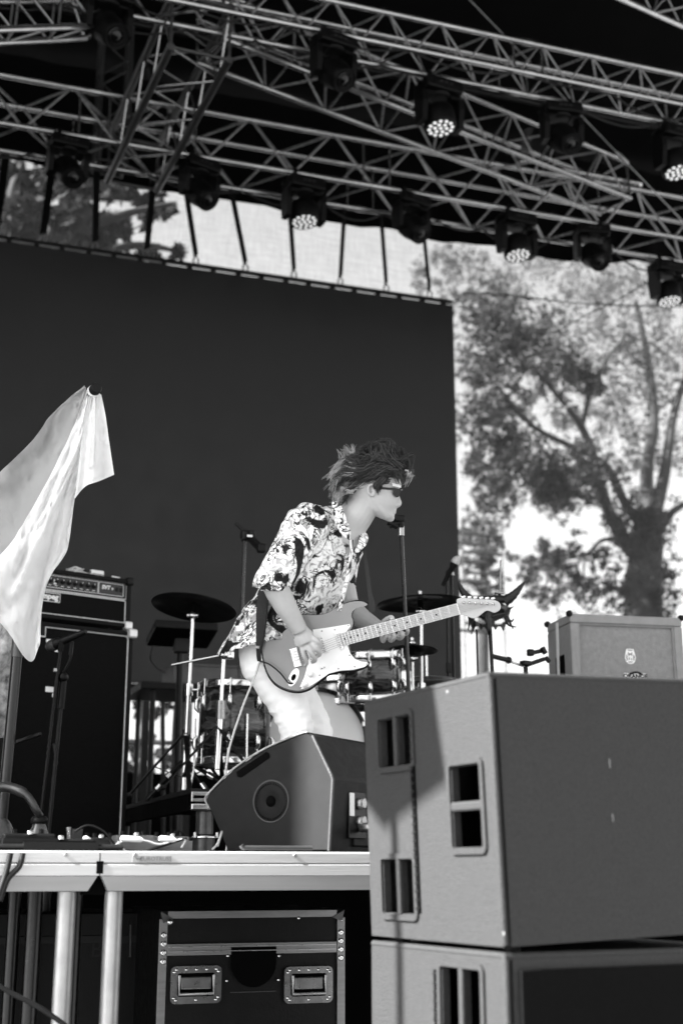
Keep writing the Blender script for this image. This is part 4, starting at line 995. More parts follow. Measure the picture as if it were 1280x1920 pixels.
# kick drum: front head faces the audience
kc = atd(592, 1401, 6.85); kr = .258; kc.z = zr + kr + .03
kax = V((-.10, -1, .02)).normalized()
kd = thing('bass_drum', kc, 'white-headed bass drum behind the guitarist\'s legs', 'drum', 'drums of the kit')
MB().lathe([(kr * .97, 0), (kr, .002), (kr, .40), (kr * .97, .402)], kc - kax * .40, kax, 48).build('shell', 'drum_wrap', kd)
for h in (0, .40): MB().lathe([(kr * .985, -.015), (kr * 1.06, -.02), (kr * 1.075, -.005), (kr * 1.075, .015), (kr * 1.06, .022), (kr * .985, .022)], kc - kax * (.40 - h), kax, 56, caps=False).build('hoop', 'drum_black', kd)
MB().lathe([(kr * .99, .0), (kr * .8, .006), (.0, .010)], kc + kax * .004, kax, 56).build('drum_skin', 'drum_head', kd)
x = kax.orthogonal().normalized(); y = kax.cross(x)
for k in range(10):
    a = 2 * math.pi * (k + .3) / 10; d = x * math.cos(a) + y * math.sin(a); q = kc + d * kr * 1.06
    b = MB(); b.tube([q - kax * .02 - d * .004, q + kax * .026 - d * .012], .008, 8); b.box(q + kax * .028 - d * .006, (.03, .016, .03), .004); b.tube([q - kax * .02, q - kax * .16], .004, 6); b.build('claw', 'chrome', kd)
    MB().tube([q - kax * .15 - d * .012, q - kax * .20 - d * .012], .012, 8).build('lug', 'chrome', kd)
for s in (-1, 1):
    p = kc - kax * .1 + VR * (s * kr); MB().tube([p, V((p.x, p.y, 0)) + VR * (s * .12) + V((0, -.1, zr))], .008, 8).build('spur', 'chrome', kd)
# floor tom at left
ft = atd(437, 1420, 6.6); fr = .178; ftz = zr + .16
drum('floor_tom', (ft.x, ft.y, ftz), (0.02, 0, 1), fr, .375, 'dark swirl-wrapped floor tom left of the guitarist', 8, 'drum_head')
fl_ = bpy.data.objects['floor_tom']
for k in range(3):
    a = 2.1 * k + .6; p = V((ft.x + math.cos(a) * (fr + .018), ft.y + math.sin(a) * (fr + .018), 0))
    MB().tube([V((p.x, p.y, ftz + .22)), V((p.x, p.y, ftz - .02)), V((p.x + math.cos(a) * .02, p.y + math.sin(a) * .02, zr + .012))], .006, 8).build('leg', 'chrome', fl_)
# rack tom over the kick
rt_ = atd(697, 1306, 6.75)
drum('rack_tom', rt_, (-.10, -.16, 1), .150, .215, 'swirl-wrapped rack tom above the bass drum', 8, 'drum_head')
tb = bpy.data.objects['rack_tom']
MB().box(rt_ + V((.16, -.05, .10)), (.06, .05, .07), .012).build('mount', 'chrome', tb)
MB().tube([V(p) for p in spline([rt_ + V((.17, -.05, .10)), rt_ + V((.19, -.06, .03)), rt_ + V((.22, -.06, -.06)), rt_ + V((.25, -.05, -.10))], 4)], .012, 8).build('mount_arm', 'chrome', tb)
sn = atd(640, 1322, 7.1)
drum('snare_drum', (sn.x, sn.y, zr + .50), (0, 0, 1), .17, .12, 'small chrome-hooped snare drum behind the bass drum', 8, 'drum_head', 'steel')
so = bpy.data.objects['snare_drum']
for k in range(3):
    a = 2.1 * k; MB().tube([(sn.x, sn.y, zr + .30), (sn.x + .2 * math.cos(a), sn.y + .2 * math.sin(a), zr + .01)], .008, 8).build('stand_leg', 'chrome', so)
MB().tube([(sn.x, sn.y, zr + .25), (sn.x, sn.y, zr + .495)], .011, 8).build('stand_tube', 'chrome', so)

def cymbal(px, py, d, rad, tilt, label, name='cymbal', stand=True, foot=None, off=(0, 0)):
    c = atd(px, py, d); n = V(tilt).normalized(); t = thing(name, c, label, 'cymbal', 'cymbals of the drum kit')
    prof = [(.004, .028), (.02, .027), (.038, .018), (.045, .010), (rad * .6, .004), (rad, -.008), (rad, -.0095), (rad * .6, .002), (.045, .008), (.036, .015), (.004, .025)]
    MB().lathe(prof, c, n, 48).build('disc', 'cymbal', t)
    MB().lathe([(.016, .028), (.018, .034), (.010, .040), (.008, .052), (.011, .055), (.0, .066)], c, n, 12).build('wing_nut', 'chrome', t)
    MB().lathe([(.013, -.03), (.015, -.01), (.012, .008)], c, n, 12).build('felt', 'black_cloth', t)
    if stand:
        dn = c - n * .05; f = V((dn.x + off[0], dn.y + off[1], zr))
        MB().tube([c + n * .03, dn], .006, 8).build('rod', 'chrome', t)
        MB().sphere(dn, .022, 10).tube([dn - VR * .028, dn + VR * .028], .014, 8).build('tilter', 'chrome', t)
        mid = dn.lerp(f, .42); m2 = dn.lerp(f, .70)
        MB().tube([dn, mid], .0095, 10).build('upper_tube', 'chrome', t)
        MB().tube([mid, m2], .0125, 10).build('middle_tube', 'chrome', t)
        MB().tube([m2, f.lerp(m2, .12)], .0155, 10).build('lower_tube', 'chrome', t)
        for q, r in ((mid, .021), (m2, .024)):
            b = MB(); b.tube([q + V((0, 0, .03)), q - V((0, 0, .03))], r, 12); b.tube([q, q + VR * .05], .009, 8); b.box(q + VR * .055, (.022, .012, .03), .003); b.build('clamp', 'chrome', t)
        hub = f + V((0, 0, .32))
        for k in range(3):
            a = 2.1 * k + .4; e = f + V((.30 * math.cos(a), .30 * math.sin(a), .012))
            MB().bar(hub, e, .022, .006).build('leg', 'black_metal', t)
            MB().bar(f + V((0, 0, .09)), hub.lerp(e, .55), .018, .005).build('leg_strut', 'black_metal', t)
            MB().sphere(e, .016, 8).build('rubber_foot', 'rubber', t)
    return t
cymbal(364, 1137, 6.9, .222, (.16, .11, 1), 'large dark crash cymbal on chrome stand left of the guitarist', off=(-.02, .0))
cymbal(788, 1129, 7.1, .235, (-.04, .03, 1), 'large dark ride cymbal behind the guitar neck', off=(.01, .05))
cymbal(772, 1217, 6.9, .135, (.03, .06, 1), 'small dark cymbal just below the guitar neck', off=(.02, .05))
cymbal(640, 1330, 8.0, .18, (.0, -.04, 1), 'cymbal mostly hidden behind the guitarist', stand=False) if False else None
hh_ = thing('hi_hat', atd(800, 1283, 7.4), 'pale hi-hat cymbal pair low beside the dark subwoofer', 'cymbal', 'cymbals of the drum kit')
hc = atd(800, 1283, 7.4)
for k in (0, 1): MB().lathe([(.01, .022), (.04, .012), (.17, 0), (.17, -.0015), (.04, .008), (.01, .018)], hc + V((0, 0, .022 if k else 0)), V((0, 0, 1 if k else -1)), 36).build('disc', 'steel', hh_)
MB().tube([hc + V((0, 0, .16)), V((hc.x, hc.y, zr))], .008, 8).build('stand_tube', 'chrome', hh_)
for k in range(3):
    a = 2.1 * k; MB().tube([V((hc.x, hc.y, zr + .25)), V((hc.x + .22 * math.cos(a), hc.y + .22 * math.sin(a), zr + .008))], .007, 6).build('leg', 'chrome', hh_)
# boom stand left, chrome, in front of the floor tom
bs = atd(419, 1228, 6.35); bt = thing('boom_stand', V((bs.x, bs.y, zr)), 'chrome boom stand in front of the floor tom', 'stand')
bx0 = V((bs.x - .02, bs.y, zr))
MB().tube([bs, bs.lerp(bx0, .40)], .0105, 10).build('upper_tube', 'chrome', bt); MB().tube([bs.lerp(bx0, .40), bx0 + V((0, 0, .1))], .0145, 10).build('lower_tube', 'chrome', bt)
MB().tube([bs.lerp(bx0, .40) + V((0, 0, .035)), bs.lerp(bx0, .40) - V((0, 0, .05))], .022, 12).build('clamp', 'steel', bt)
MB().sphere(bs, .026, 12).box(bs + V((.03, 0, .0)), (.04, .03, .04), .008).build('tilter', 'chrome', bt)
MB().tube([bs + (bs - atd(322, 1247, 6.35)) * .15, atd(322, 1247, 6.35)], .0065, 8).build('boom_arm', 'chrome', bt)
for k in range(3):
    a = 2.1 * k + 1.2; e = bx0 + V((.26 * math.cos(a), .26 * math.sin(a), .01)); MB().bar(bx0 + V((0, 0, .3)), e, .022, .006).build('leg', 'black_metal', bt); MB().sphere(e, .015, 8).build('rubber_foot', 'rubber', bt)
# chain pedal / black hardware heap near the riser
hp = thing('pedal_tripod', atd(290, 1490, 6.9), 'black tripod base of a stand at the left of the riser', 'stand'); pc = atd(345, 1425, 6.7)
for (a, b) in ((275, 1500), (300, 1470), (420, 1470), (400, 1500)):
    e = atd(a, b, 6.6); MB().tube([pc, e], .011, 8).build('leg', 'black_metal', hp); MB().tube([e.lerp(pc, .25), e.lerp(pc, .4)], .016, 8).build('leg_joint', 'chrome', hp)
MB().tube([pc, pc + V((0, 0, .15))], .014, 8).build('tube', 'black_metal', hp)

# ================================================================ KEYBOARD CORNER BEHIND
YK = 9.2
kt = thing('equipment_table', atz(360, ZD, YK), 'dark folding table with pale-edged case behind the floor tom', 'table')
zt = at(360, 1290, YK).z; xa, xb = at(262, 1285, YK).x, at(520, 1290, YK).x
MB().box(((xa + xb) / 2, YK + .3, zt), (xb - xa, .7, .05), .006).build('table_top', 'black_plastic', kt)
for x in (xa + .1, xb - .1):
    for y in (YK + .02, YK + .58): MB().tube([(x, y, ZD), (x, y, zt - .025)], .018, 8).build('leg', 'black_metal', kt)
kb = thing('instrument_case', atz(400, zt + .026, YK), 'shallow pale-edged case lying on the dark table behind drums', 'case')
xc, xd = at(325, 1260, YK).x, at(515, 1260, YK).x; zc0, zc1 = zt + .026, at(400, 1247, YK).z
MB().box(((xc + xd) / 2, YK + .22, (zc0 + zc1) / 2), (xd - xc, .4, zc1 - zc0), .01).build('box', 'keys_grey', kb)
for z in (zc1 - .004, zc0 + .012): MB().box(((xc + xd) / 2, YK + .014, z), (xd - xc + .01, .01, .016), .002).build('edge_rail', 'keys_grey', kb)
YP = 8.6
pc = at(341, 1190, YP); pdv = thing('drum_pad_sampler', pc, 'black electronic drum pad on a post under the left cymbal', 'drum pad')
Mp = frz(pc, 0) @ Matrix.Rotation(R(-14), 4, 'X')
wpd = at(400, 1190, YP).x - at(283, 1190, YP).x
MB(Mp).box((0, 0, 0), (wpd, .32, .055), .01).build('body', 'black_plastic', pdv)
for i in range(3):
    for j in range(2): MB(Mp).box((-wpd / 2 + wpd * (i + .5) / 3, -.06 + .13 * j, .030), (wpd / 3 - .02, .11, .012), .004).build('pad', 'rubber', pdv)
for k in range(4): MB(Mp).lathe([(.012, 0), (.010, .014), (0, .015)], (-wpd / 2 + .05 + .03 * k, .14, .028), (0, 0, 1), 10).build('knob', 'panel_grey', pdv)
MB().box(pc + V((0, .02, -.07)), (.10, .06, .10), .008).build('bracket', 'black_metal', pdv)
MB().tube([pc + V((0, .03, -.1)), V((pc.x, YP + .03, ZD + .02))], .022, 12).build('post', 'black_metal', pdv)
for k in range(3):
    a = 2.1 * k; MB().tube([V((pc.x, YP + .03, ZD + .2)), V((pc.x + .28 * math.cos(a), YP + .03 + .28 * math.sin(a), ZD + .012))], .012, 8).build('leg', 'black_metal', pdv)
dc = MB(); dc.tube([V(p) for p in spline([at(287, 1210, YP), at(282, 1235, YP), at(292, 1250, YP + .2), at(310, 1262, YP + .3)], 6)], .005, 6); tag(dc.build('drop_cable', 'cable'), 'thin cable looping down from the drum pad', 'cable')
# thick black column/cable behind the drums
hb_ = MB(); hb_.tube([V(p) for p in spline([at(344, 1282, 11.2), at(340, 1300, 11.2), at(335, 1360, 11.2), at(332, 1440, 11.2), atz(330, ZD, 11.2)], 5)], .055, 12); tag(hb_.build('hanging_loom', 'cable'), 'thick black cable loom hanging below the screen', 'cable')
lm_ = MB(); lm_.tube([at(305, 1290, 10.4), at(306, 1400, 10.4), atz(306, ZD, 10.4)], .016, 8); tag(lm_.build('hanging_cable', 'cable'), 'single black cable hanging straight below the screen', 'cable')

# ================================================================ MICROPHONE STANDS
def base_round(t, p, r=.13):
    MB().lathe([(r, 0), (r, .012), (r * .9, .02), (.02, .026)], p, (0, 0, 1), 28).build('round_base', 'black_metal', t)
def tripod(t, p, h=.28, r=.3):
    for k in range(3):
        a = 2.1 * k + .5; e = p + V((r * math.cos(a), r * math.sin(a), .01)); MB().tube([p + V((0, 0, h)), e], .009, 8).build('leg', 'black_metal', t); MB().sphere(e, .014, 8).build('rubber_foot', 'rubber', t)
def microphone(p, ax, label, ball='mesh_grey', s=1.0):
    ax = V(ax).normalized(); t = thing('microphone', p, label, 'microphone', 'microphones on stands')
    MB().lathe([(.010*s, -.16*s), (.012*s, -.155*s), (.018*s, -.03*s), (.024*s, -.02*s), (.025*s, 0)], p, ax, 16).build('handle', 'black_plastic', t)
    MB().lathe([(.0255*s, 0), (.0265*s, .006*s), (.026*s, .02*s), (.021*s, .036*s), (.012*s, .046*s), (.0, .049*s)], p, ax, 18).build('grille_ball', ball, t)
    return t
mat('mesh_grey', .42, .6, .2, .2, 120, .6, 500); mat('mesh_dark', .05, .5, .4, .3, 120, .6, 500)
# vocal stand behind the guitarist's chin
v0, v1 = atd(752, 992, 5.75), atd(768, 1300, 5.75)
vs_ = thing('microphone_stand', V((v1.x, v1.y, ZD)), 'straight black vocal microphone stand behind the guitar neck', 'microphone stand', 'microphone stands')
vb = V((v1.x + .02, v1.y, ZD)); base_round(vs_, vb)
j = v0.lerp(vb, .52); MB().tube([v0, j], .0085, 10).build('upper_tube', 'stand_tube', vs_); MB().tube([j, vb + V((0, 0, .02))], .0125, 10).build('lower_tube', 'black_metal', vs_)
MB().tube([v0 - V((0, 0, .03)), v0 + V((0, 0, .012))], .013, 10).build('thread_collar', 'steel', vs_)
cl_ = MB(); cl_.tube([v0 + V((0, 0, .0)), v0 + VU * .035], .012, 8); cl_.box(v0 + VU * .045 - VR * .01, (.05, .035, .03), .008); cl_.box(v0 + VU * .02 - VR * .035, (.05, .03, .022), .006, rotm(0, 0, .35)); cl_.build('clip', 'black_plastic', vs_)
MB().bar(v0 + VU * .03 - VR * .005, v0 + VU * .012 - VR * .052, .024, .020, bev=.005).build('clip_jaw', 'black_plastic', vs_)
# second vocal stand with pale ball, right
r0, r1 = atd(846, 1075, 7.6), atd(850, 1300, 7.6)
vs2 = thing('microphone_stand', V((r1.x, r1.y, ZD)), 'slim black stand holding the pale-headed microphone at screen\'s edge', 'microphone stand', 'microphone stands')
vb = V((r1.x, r1.y, ZD)); base_round(vs2, vb); MB().tube([r0, vb + V((0, 0, .02))], .009, 10).build('tube', 'black_metal', vs2)
MB().tube([r0 - V((0, 0, .012)), r0 + V((0, 0, .006))], .016, 10).build('thread_collar', 'steel', vs2)
MB().bar(r0, atd(848, 1062, 7.6), .03, .025, bev=.005).build('clip', 'black_plastic', vs2)
microphone(atd(852, 1056, 7.55), VR * .45 + VU * .85, 'microphone with pale round head at the right edge of the screen', 'mesh_grey', .9)
m = MB(); m.tube([V(p) for p in spline([atd(840, 1068, 7.6), atd(837, 1080, 7.6), atd(838, 1150, 7.6), atd(839, 1240, 7.6), atd(840, 1300, 7.6), V((r1.x - .06, r1.y, ZD + .01))], 5)], .006, 6); m.box(atd(841, 1252, 7.6), (.03, .02, .06), .004)
tag(m.build('microphone_cable', 'cable'), 'black microphone cable hanging beside the slim stand', 'cable')
# clamp stand, left of the guitarist
c0 = atd(459, 1000, 7.3); c1 = V((c0.x, c0.y, ZD)); cst = thing('microphone_stand', c1, 'tall dark stand with empty angled clamp left of the guitarist', 'microphone stand', 'microphone stands')
c1 = V((c0.x - .03, c0.y, ZD)); MB().tube([c0, c1 + V((0, 0, .02))], .0095, 10).build('tube', 'stand_tube', cst); base_round(cst, c1)
MB().bar(atd(441, 980, 7.3), atd(462, 1000, 7.3), .018, .018, bev=.003).build('boom_stub', 'black_metal', cst)
b = MB(); b.box(atd(460, 1005, 7.3), (.05, .05, .06), .01); b.box(atd(472, 1000, 7.28), (.035, .03, .03), .006); b.build('boom_clamp', 'black_metal', cst)
b = MB(); b.bar(atd(468, 1008, 7.28), atd(490, 1030, 7.2), .045, .035, bev=.008); b.box(atd(490, 1028, 7.2), (.05, .04, .05), .01); b.build('microphone_holder', 'black_plastic', cst)
MB().box(atd(468, 1005, 7.24), (.03, .01, .014), .002).build('steel_band', 'chrome', cst)
# low boom stand in front of the bass cabinet with its microphone
q0, q1 = atd(114, 1213, 5.7), atd(107, 1560, 5.7)
ms = thing('microphone_stand', V((q1.x, q1.y, ZD)), 'low black boom stand before the bass cabinet', 'microphone stand', 'microphone stands')
qa = atd(119, 1275, 5.7); qb = V((qa.x - .03, qa.y, ZD + .01))
MB().tube([qa, qb], .0085, 8).build('lower_tube', 'black_metal', ms); MB().tube([qa + V((0, 0, .01)), qa.lerp(qb, .17)], .015, 10).build('grip_clutch', 'black_plastic', ms)
qc = atd(78, 1520, 5.55); MB().tube([q0, atd(103, 1300, 5.66), qc], .0065, 8).build('boom_arm', 'black_metal', ms)
MB().sphere(atd(118, 1270, 5.7), .024, 10).build('boom_joint', 'black_metal', ms); MB().box(atd(104, 1257, 5.68), (.018, .018, .018), .004).build('wing_screw', 'steel', ms)
MB().bar(atd(113, 1222, 5.7), atd(115, 1200, 5.7), .022, .02, bev=.004).build('clip', 'black_plastic', ms)
MB().box(qb + V((0, 0, .015)), (.10, .06, .045), .006).build('foot_block', 'panel_grey', ms)
microphone(atd(104, 1208, 5.72), VR * -.86 - VU * .36 + VF * .3, 'black microphone on the low boom before the bass cabinet', 'mesh_dark', 1.0)
m = MB(); m.tube([V(p) for p in spline([atd(124, 1197, 5.72), atd(133, 1196, 5.7), atd(135, 1215, 5.7), atd(130, 1240, 5.7), atd(118, 1262, 5.7)], 6)], .0055, 6); m.tube([atd(135, 1203, 5.69), atd(132, 1228, 5.69)], .008, 8)
tag(m.build('microphone_cable', 'cable'), 'black cable curling from the low bass microphone', 'cable')

# ================================================================ LEFT FOREGROUND ON THE STAGE EDGE
# upright steel pole with pale sleeve
po = atd(36, 1180, 4.75); pb_ = V((po.x - .02, po.y, ZD)); pt = thing('upright_pole', pb_, 'dark upright pole with pale top sleeve at the left edge', 'pole')
MB().tube([po.lerp(pb_, .12), pb_], .019, 14).build('tube', 'pole_dark', pt); MB().tube([po + V((0, 0, .06)), po.lerp(pb_, .13)], .021, 14).build('sleeve', 'keys_grey', pt)
MB().lathe([(.062, 0), (.060, .02), (.05, .06), (.034, .10), (.022, .115)], pb_, (0, 0, 1), 20).build('base_cone', 'clear_tub', pt)
MB().bar(atd(30, 1392, 4.72), atd(77, 1376, 4.70), .013, .013, bev=.003).build('tightening_lever', 'black_plastic', pt)
# patterned cloth at the far left edge
m = MB(); vs = []; 
for j in range(14):
    for i in range(10):
        px = -70 + 10.2 * i; py = 1150 + 18 * j; p = atd(px, py, 5.1 + .03 * math.sin(i * 1.3 + j * .4) + .02 * math.sin(j * 1.1)); vs.append(p)
vs += [p + VF * .006 for p in vs]
f_ = [(j*10+i, j*10+i+1, (j+1)*10+i+1, (j+1)*10+i) for j in range(13) for i in range(9)]
m.add(vs, f_ + [tuple(140 + k for k in f) for f in f_], True); tag(m.build('hanging_towel', 'towel'), 'pale mottled towel hanging at the far left edge beside the pole', 'towel')
rl = MB(); rl.tube([atd(-90, 1148, 5.1), atd(28, 1150, 5.1)], .012, 8); rl.tube([atd(-80, 1148, 5.1), V((atd(-80, 1148, 5.1).x, atd(-80, 1148, 5.1).y, ZD))], .014, 8); tag(rl.build('towel_rail', 'black_metal'), 'black rail holding the towel at the far left edge', 'rail')
# tubs, cables, pedals along the edge
YE = Y0 + .16
def jar(px, d, r, h, label, mat_='clear_tub'):
    p = atd(px, 1590, d); p.z = ZD; t = thing('cable_gland', p, label, 'connector')
    MB().lathe([(r, 0), (r, h * .25), (r * .9, h * .45), (r * .55, h * .72), (r * .5, h * .8)], p, (0, 0, 1), 20).build('housing', mat_, t)
    MB().lathe([(r * .66, h * .8), (r * .7, h * .84), (r * .7, h * .93), (r * .5, h)], p, (0, 0, 1), 16).build('cap', 'black_plastic', t)
    MB().lathe([(.009, 0), (.007, .004), (0, .005)], p + V((0, -r, h * .18)), (0, -1, 0), 8).build('screw', 'chrome', t)
    return p + V((0, 0, h))
g1 = jar(71, 4.35, .040, .115, 'dark plastic cable connector with screw at the left stage edge')
m = MB(); m.tube([V(p) for p in spline([atd(-40, 1482, 4.45), atd(10, 1476, 4.4), atd(48, 1490, 4.36), atd(68, 1520, 4.35), g1], 6)], [.017] * 12 + [.0125] * 13, 10); tag(m.build('power_cable', 'cable_sheen'), 'thick grey cable arching into the connector at left edge', 'cable')
for pts, r, lab in (([(-30, 1600), (20, 1592), (80, 1588), (160, 1595), (230, 1592)], .009, 'black cable running along the left stage edge'), ([(20, 1600), (13, 1632), (4, 1660), (-10, 1700)], .0085, 'cable hanging over the stage edge, left of the pair'), ([(43, 1600), (36, 1625), (14, 1650), (0, 1690)], .0085, 'cable hanging over the stage edge, right of the pair'),
                    ([(-20, 1838), (20, 1862), (70, 1888), (115, 1918), (140, 1940)], .007, 'thin black cable slanting past the stage legs')):
    dd = Y0 + .05 if 'running' in lab else (Y0 - .025 if 'hanging' in lab else Y0 - .15)
    m = MB(); P = [at(a, b, dd) for a, b in spline(pts, 6)]
    if 'running' in lab:
        for p in P: p.z = ZD + r + .001
    m.tube(P, r, 8); tag(m.build('floor_cable', 'cable'), lab, 'cable', 'cables on the stage edge')
def pedal(px, w_, h_, d_, label, mt, yoff=.22, knobs=3):
    p = atz(px, ZD, Y0 + yoff); t = thing('effects_pedal', p, label, 'effects pedal', 'effects pedals on the stage edge')
    MB().prism([(p.x - w_/2, p.y - d_/2, ZD + .002), (p.x + w_/2, p.y - d_/2, ZD + .002), (p.x + w_/2, p.y - d_/2, ZD + h_ * .7), (p.x - w_/2, p.y - d_/2, ZD + h_ * .7)], (0, d_, 0)).box((p.x, p.y + d_ * .1, ZD + h_ * .8), (w_ * .96, d_ * .7, h_ * .4), .006).build('housing', mt, t)
    for k in range(knobs): MB().lathe([(.008, 0), (.007, .014), (0, .015)], (p.x - w_/2 + w_ * (k + .5) / knobs, p.y + d_ * .2, ZD + h_), (0, 0, 1), 10).build('knob', 'black_plastic', t)
    MB().lathe([(.009, 0), (.009, .01), (.0, .012)], (p.x, p.y - d_ * .3, ZD + h_ * .95), (0, 0, 1), 12).build('footswitch', 'chrome', t)
    return t
pedal(52, .16, .05, .12, 'flat black pedal among cables at the far left', 'black_plastic', .12, 2)
pedal(110, .22, .035, .12, 'long low black pedal on the left stage edge', 'black_plastic', .10, 0)
pedal(185, .10, .045, .11, 'small grey pedal with knobs before the bass cabinet', 'panel_grey', .30, 4)
t_ = pedal(250, .13, .05, .12, 'pale pedal on the board at the middle of the left edge', 'panel_mid', .20, 2)
pedal(318, .12, .048, .12, 'pale pedal beside the riser leg', 'panel_mid', .22, 3)
wb = atz(142, ZD, Y0 + .28); t = thing('adapter_block', wb, 'small dark adapter box with plug standing on the stage edge', 'adapter'); MB().box(wb + V((0, 0, .035)), (.035, .04, .07), .004).build('body', 'panel_grey', t); MB().tube([wb + V((-.02, -.01, .02)), wb + V((-.028, -.01, .075))], .008, 8).build('plug', 'steel', t)
for pts, lab, mt, r in (([(140, 1560), (165, 1548), (195, 1560), (222, 1590), (260, 1598)], 'black patch cable arching between pedals', 'cable', .004), ([(210, 1588), (240, 1575), (275, 1578), (300, 1584), (345, 1574), (340, 1590)], 'pale patch cable lying over the pedals', 'cable_pale', .0042), ([(222, 1578), (228, 1592), (250, 1598)], 'short pale cable loop at the pedal board', 'cable_pale', .0042), ([(268, 1598), (300, 1588), (330, 1578), (350, 1572)], 'black lead crossing the pale pedals', 'cable', .0045)):
    m = MB(); m.tube([at(a, b, Y0 + .12) for a, b in spline(pts, 6)], r, 6); tag(m.build('patch_cable', mt), lab, 'cable', 'patch cables')
m = MB(); 
for k, (a, b) in enumerate(((222, 262), (292, 330), (155, 170))): m.tube([at(a, 1575, Y0 + .12), at(b, 1577, Y0 + .12)], .0085, 8)
m = None
for k, (a, b) in enumerate(((226, 268), (298, 330), (156, 170))):
    q = MB(); q.tube([at(a, 1573, Y0 + .10), at(a + 4, 1573, Y0 + .10), at(b - 6, 1575, Y0 + .10), at(b, 1576, Y0 + .10)], [.006, .009, .009, .005], 8); tag(q.build('jack_plug', 'white_plastic'), ('white jack plug lying on the left pale pedal', 'white jack plug lying near the riser leg', 'short white jack plug beside the adapter box')[k], 'plug', 'white plugs')
# guitar lead from the guitar down behind the wedge, cable coil in front of the wedge
m = MB(); m.tube([V(p) for p in spline([atd(487, 1240, 4.98), atd(478, 1268, 4.95), atd(455, 1325, 4.9), atd(432, 1395, 4.85), atd(424, 1440, 4.8), atd(420, 1500, 4.75), V((atd(424, 1590, 4.75).x, atd(424, 1590, 4.75).y, ZD + .006)), V((atd(390, 1590, 4.6).x, atd(390, 1590, 4.6).y, ZD + .006))], 6)], .0042, 8); tag(m.build('guitar_lead', 'cable_pale'), 'pale guitar lead hanging from the guitarist to the floor', 'cable')
m = MB(); m.tube([V(p) for p in spline([at(398, 1594, Y0 + .2), at(408, 1582, Y0 + .2), at(416, 1560, Y0 + .25), at(408, 1586, Y0 + .18)], 6)], .004, 6); tag(m.build('thin_lead', 'cable_pale'), 'thin pale lead curling beside the wedge tip', 'cable')
m = MB(); P = [at(a, b, Y0 + .02) for a, b in spline([(452, 1590), (460, 1594), (490, 1597), (560, 1596), (585, 1594)], 6)]
for i, p in enumerate(P): p.z = ZD + .010 + .008 * max(0, 1 - i / 5)
m.tube(P, .008, 8); tag(m.build('loose_cable', 'cable_sheen'), 'grey cable end lying on the stage edge before the wedge', 'cable')

# ================================================================ MASK ON ITS STAND, TABLET ARM
DM = 6.7
mk = thing('mask_stand', V((atd(919, 1250, DM).x, atd(919, 1250, DM).y, ZD)), 'thin dark stand carrying the horned mask', 'stand')
mt_ = atd(918, 1165, DM + .04); mb_ = V((atd(920, 1260, DM + .04).x, mt_.y, ZD)); MB().tube([mt_, mb_], .009, 10).build('tube', 'black_metal', mk); base_round(mk, mb_)
mp_ = atd(893, 1180, DM + .06); mq = V((mp_.x, mp_.y, ZD)); MB().tube([mp_, mq], .0055, 8).build('side_rod', 'black_metal', mk)
MB().tube([atd(937, 1113, DM + .05), atd(938, 1050, DM + .05)], .0045, 8).build('top_rod', 'steel', mk); MB().tube([mt_, atd(937, 1113, DM + .05)], .008, 8).build('neck_rod', 'black_metal', mk); MB().box(atd(936, 1112, DM + .03), (.05, .02, .008), .002).build('top_plate', 'steel', mk)
ms_ = thing('horned_mask', atd(918, 1160, DM), 'black leather devil mask with two horns hung on a stand', 'mask')
def face_sheet():
    # curved half-mask: grid in (u, v), nose ridge and brow bulge; eye holes left open
    m = MB(); NU, NV = 44, 26; keep = {}; vs = []
    cx, cy = 915, 1160
    def outline(u):   # top and bottom edge in px for u in -1..1
        a = abs(u); top = 1128 + 12 * a ** 2
        bot = 1175 + 13 * math.exp(-(a / .12) ** 2) + 7 * math.exp(-((a - .36) / .07) ** 2) + 9 * math.exp(-((a - .74) / .07) ** 2) - 16 * max(0, a - .84) / .16
        return top, bot
    for i in range(NU + 1):
        u = -1 + 2 * i / NU; t, b = outline(u)
        for j in range(NV + 1):
            v = j / NV; py = t + (b - t) * v; px = cx + 43 * u * (1 - .12 * v)
            dep = .085 * u * u - .035 * math.exp(-(u / .16) ** 2) * (.2 + v) - .02 * math.exp(-((v - .22) / .14) ** 2) * (1 - .4 * abs(u)) + .012 * math.sin(9 * abs(u) + 5 * v) * .5
            vs.append(atd(px, py, DM + dep))
    fs = []
    for i in range(NU):
        for j in range(NV):
            u = -1 + 2 * (i + .5) / NU; t, b = outline(u); py = t + (b - t) * (j + .5) / NV; px = cx + 43 * u * (1 - .12 * (j + .5) / NV)
            hole = False
            for ex, s in ((899, -1), (937, 1)):
                X, Y = px - ex, py - (1164 if s < 0 else 1166); an = R(16) * s; x2 = X * math.cos(an) - Y * math.sin(an) * -1; y2 = Y * math.cos(an) + X * math.sin(an) * 1
                if (x2 / 9.0) ** 2 + (y2 / 4.6) ** 2 < 1: hole = True
            if not hole: fs.append((i*(NV+1)+j, (i+1)*(NV+1)+j, (i+1)*(NV+1)+j+1, i*(NV+1)+j+1))
    n = len(vs); vs2 = [p + VF * .006 for p in vs]
    m.add(vs + vs2, fs + [tuple(n + k for k in f[::-1]) for f in fs], True); return m
face_sheet().build('face', 'leather', ms_)
for pts, rr_ in (([(885, 1128), (872, 1116), (864, 1103), (858, 1088)], [.026, .020, .013, .003]), ([(945, 1128), (960, 1118), (972, 1105), (983, 1091)], [.030, .023, .015, .004])):
    P = [V(p) for p in spline([atd(a, b, DM + .02) for a, b in pts], 5)]; n = len(P); rs_ = [np.interp(i / (n - 1), [0, .33, .66, 1], rr_) * (1 + .08 * math.sin(i * 2.4)) for i in range(n)]
    MB().tube(P, [float(r) for r in rs_], 10).build('horn', 'leather', ms_)
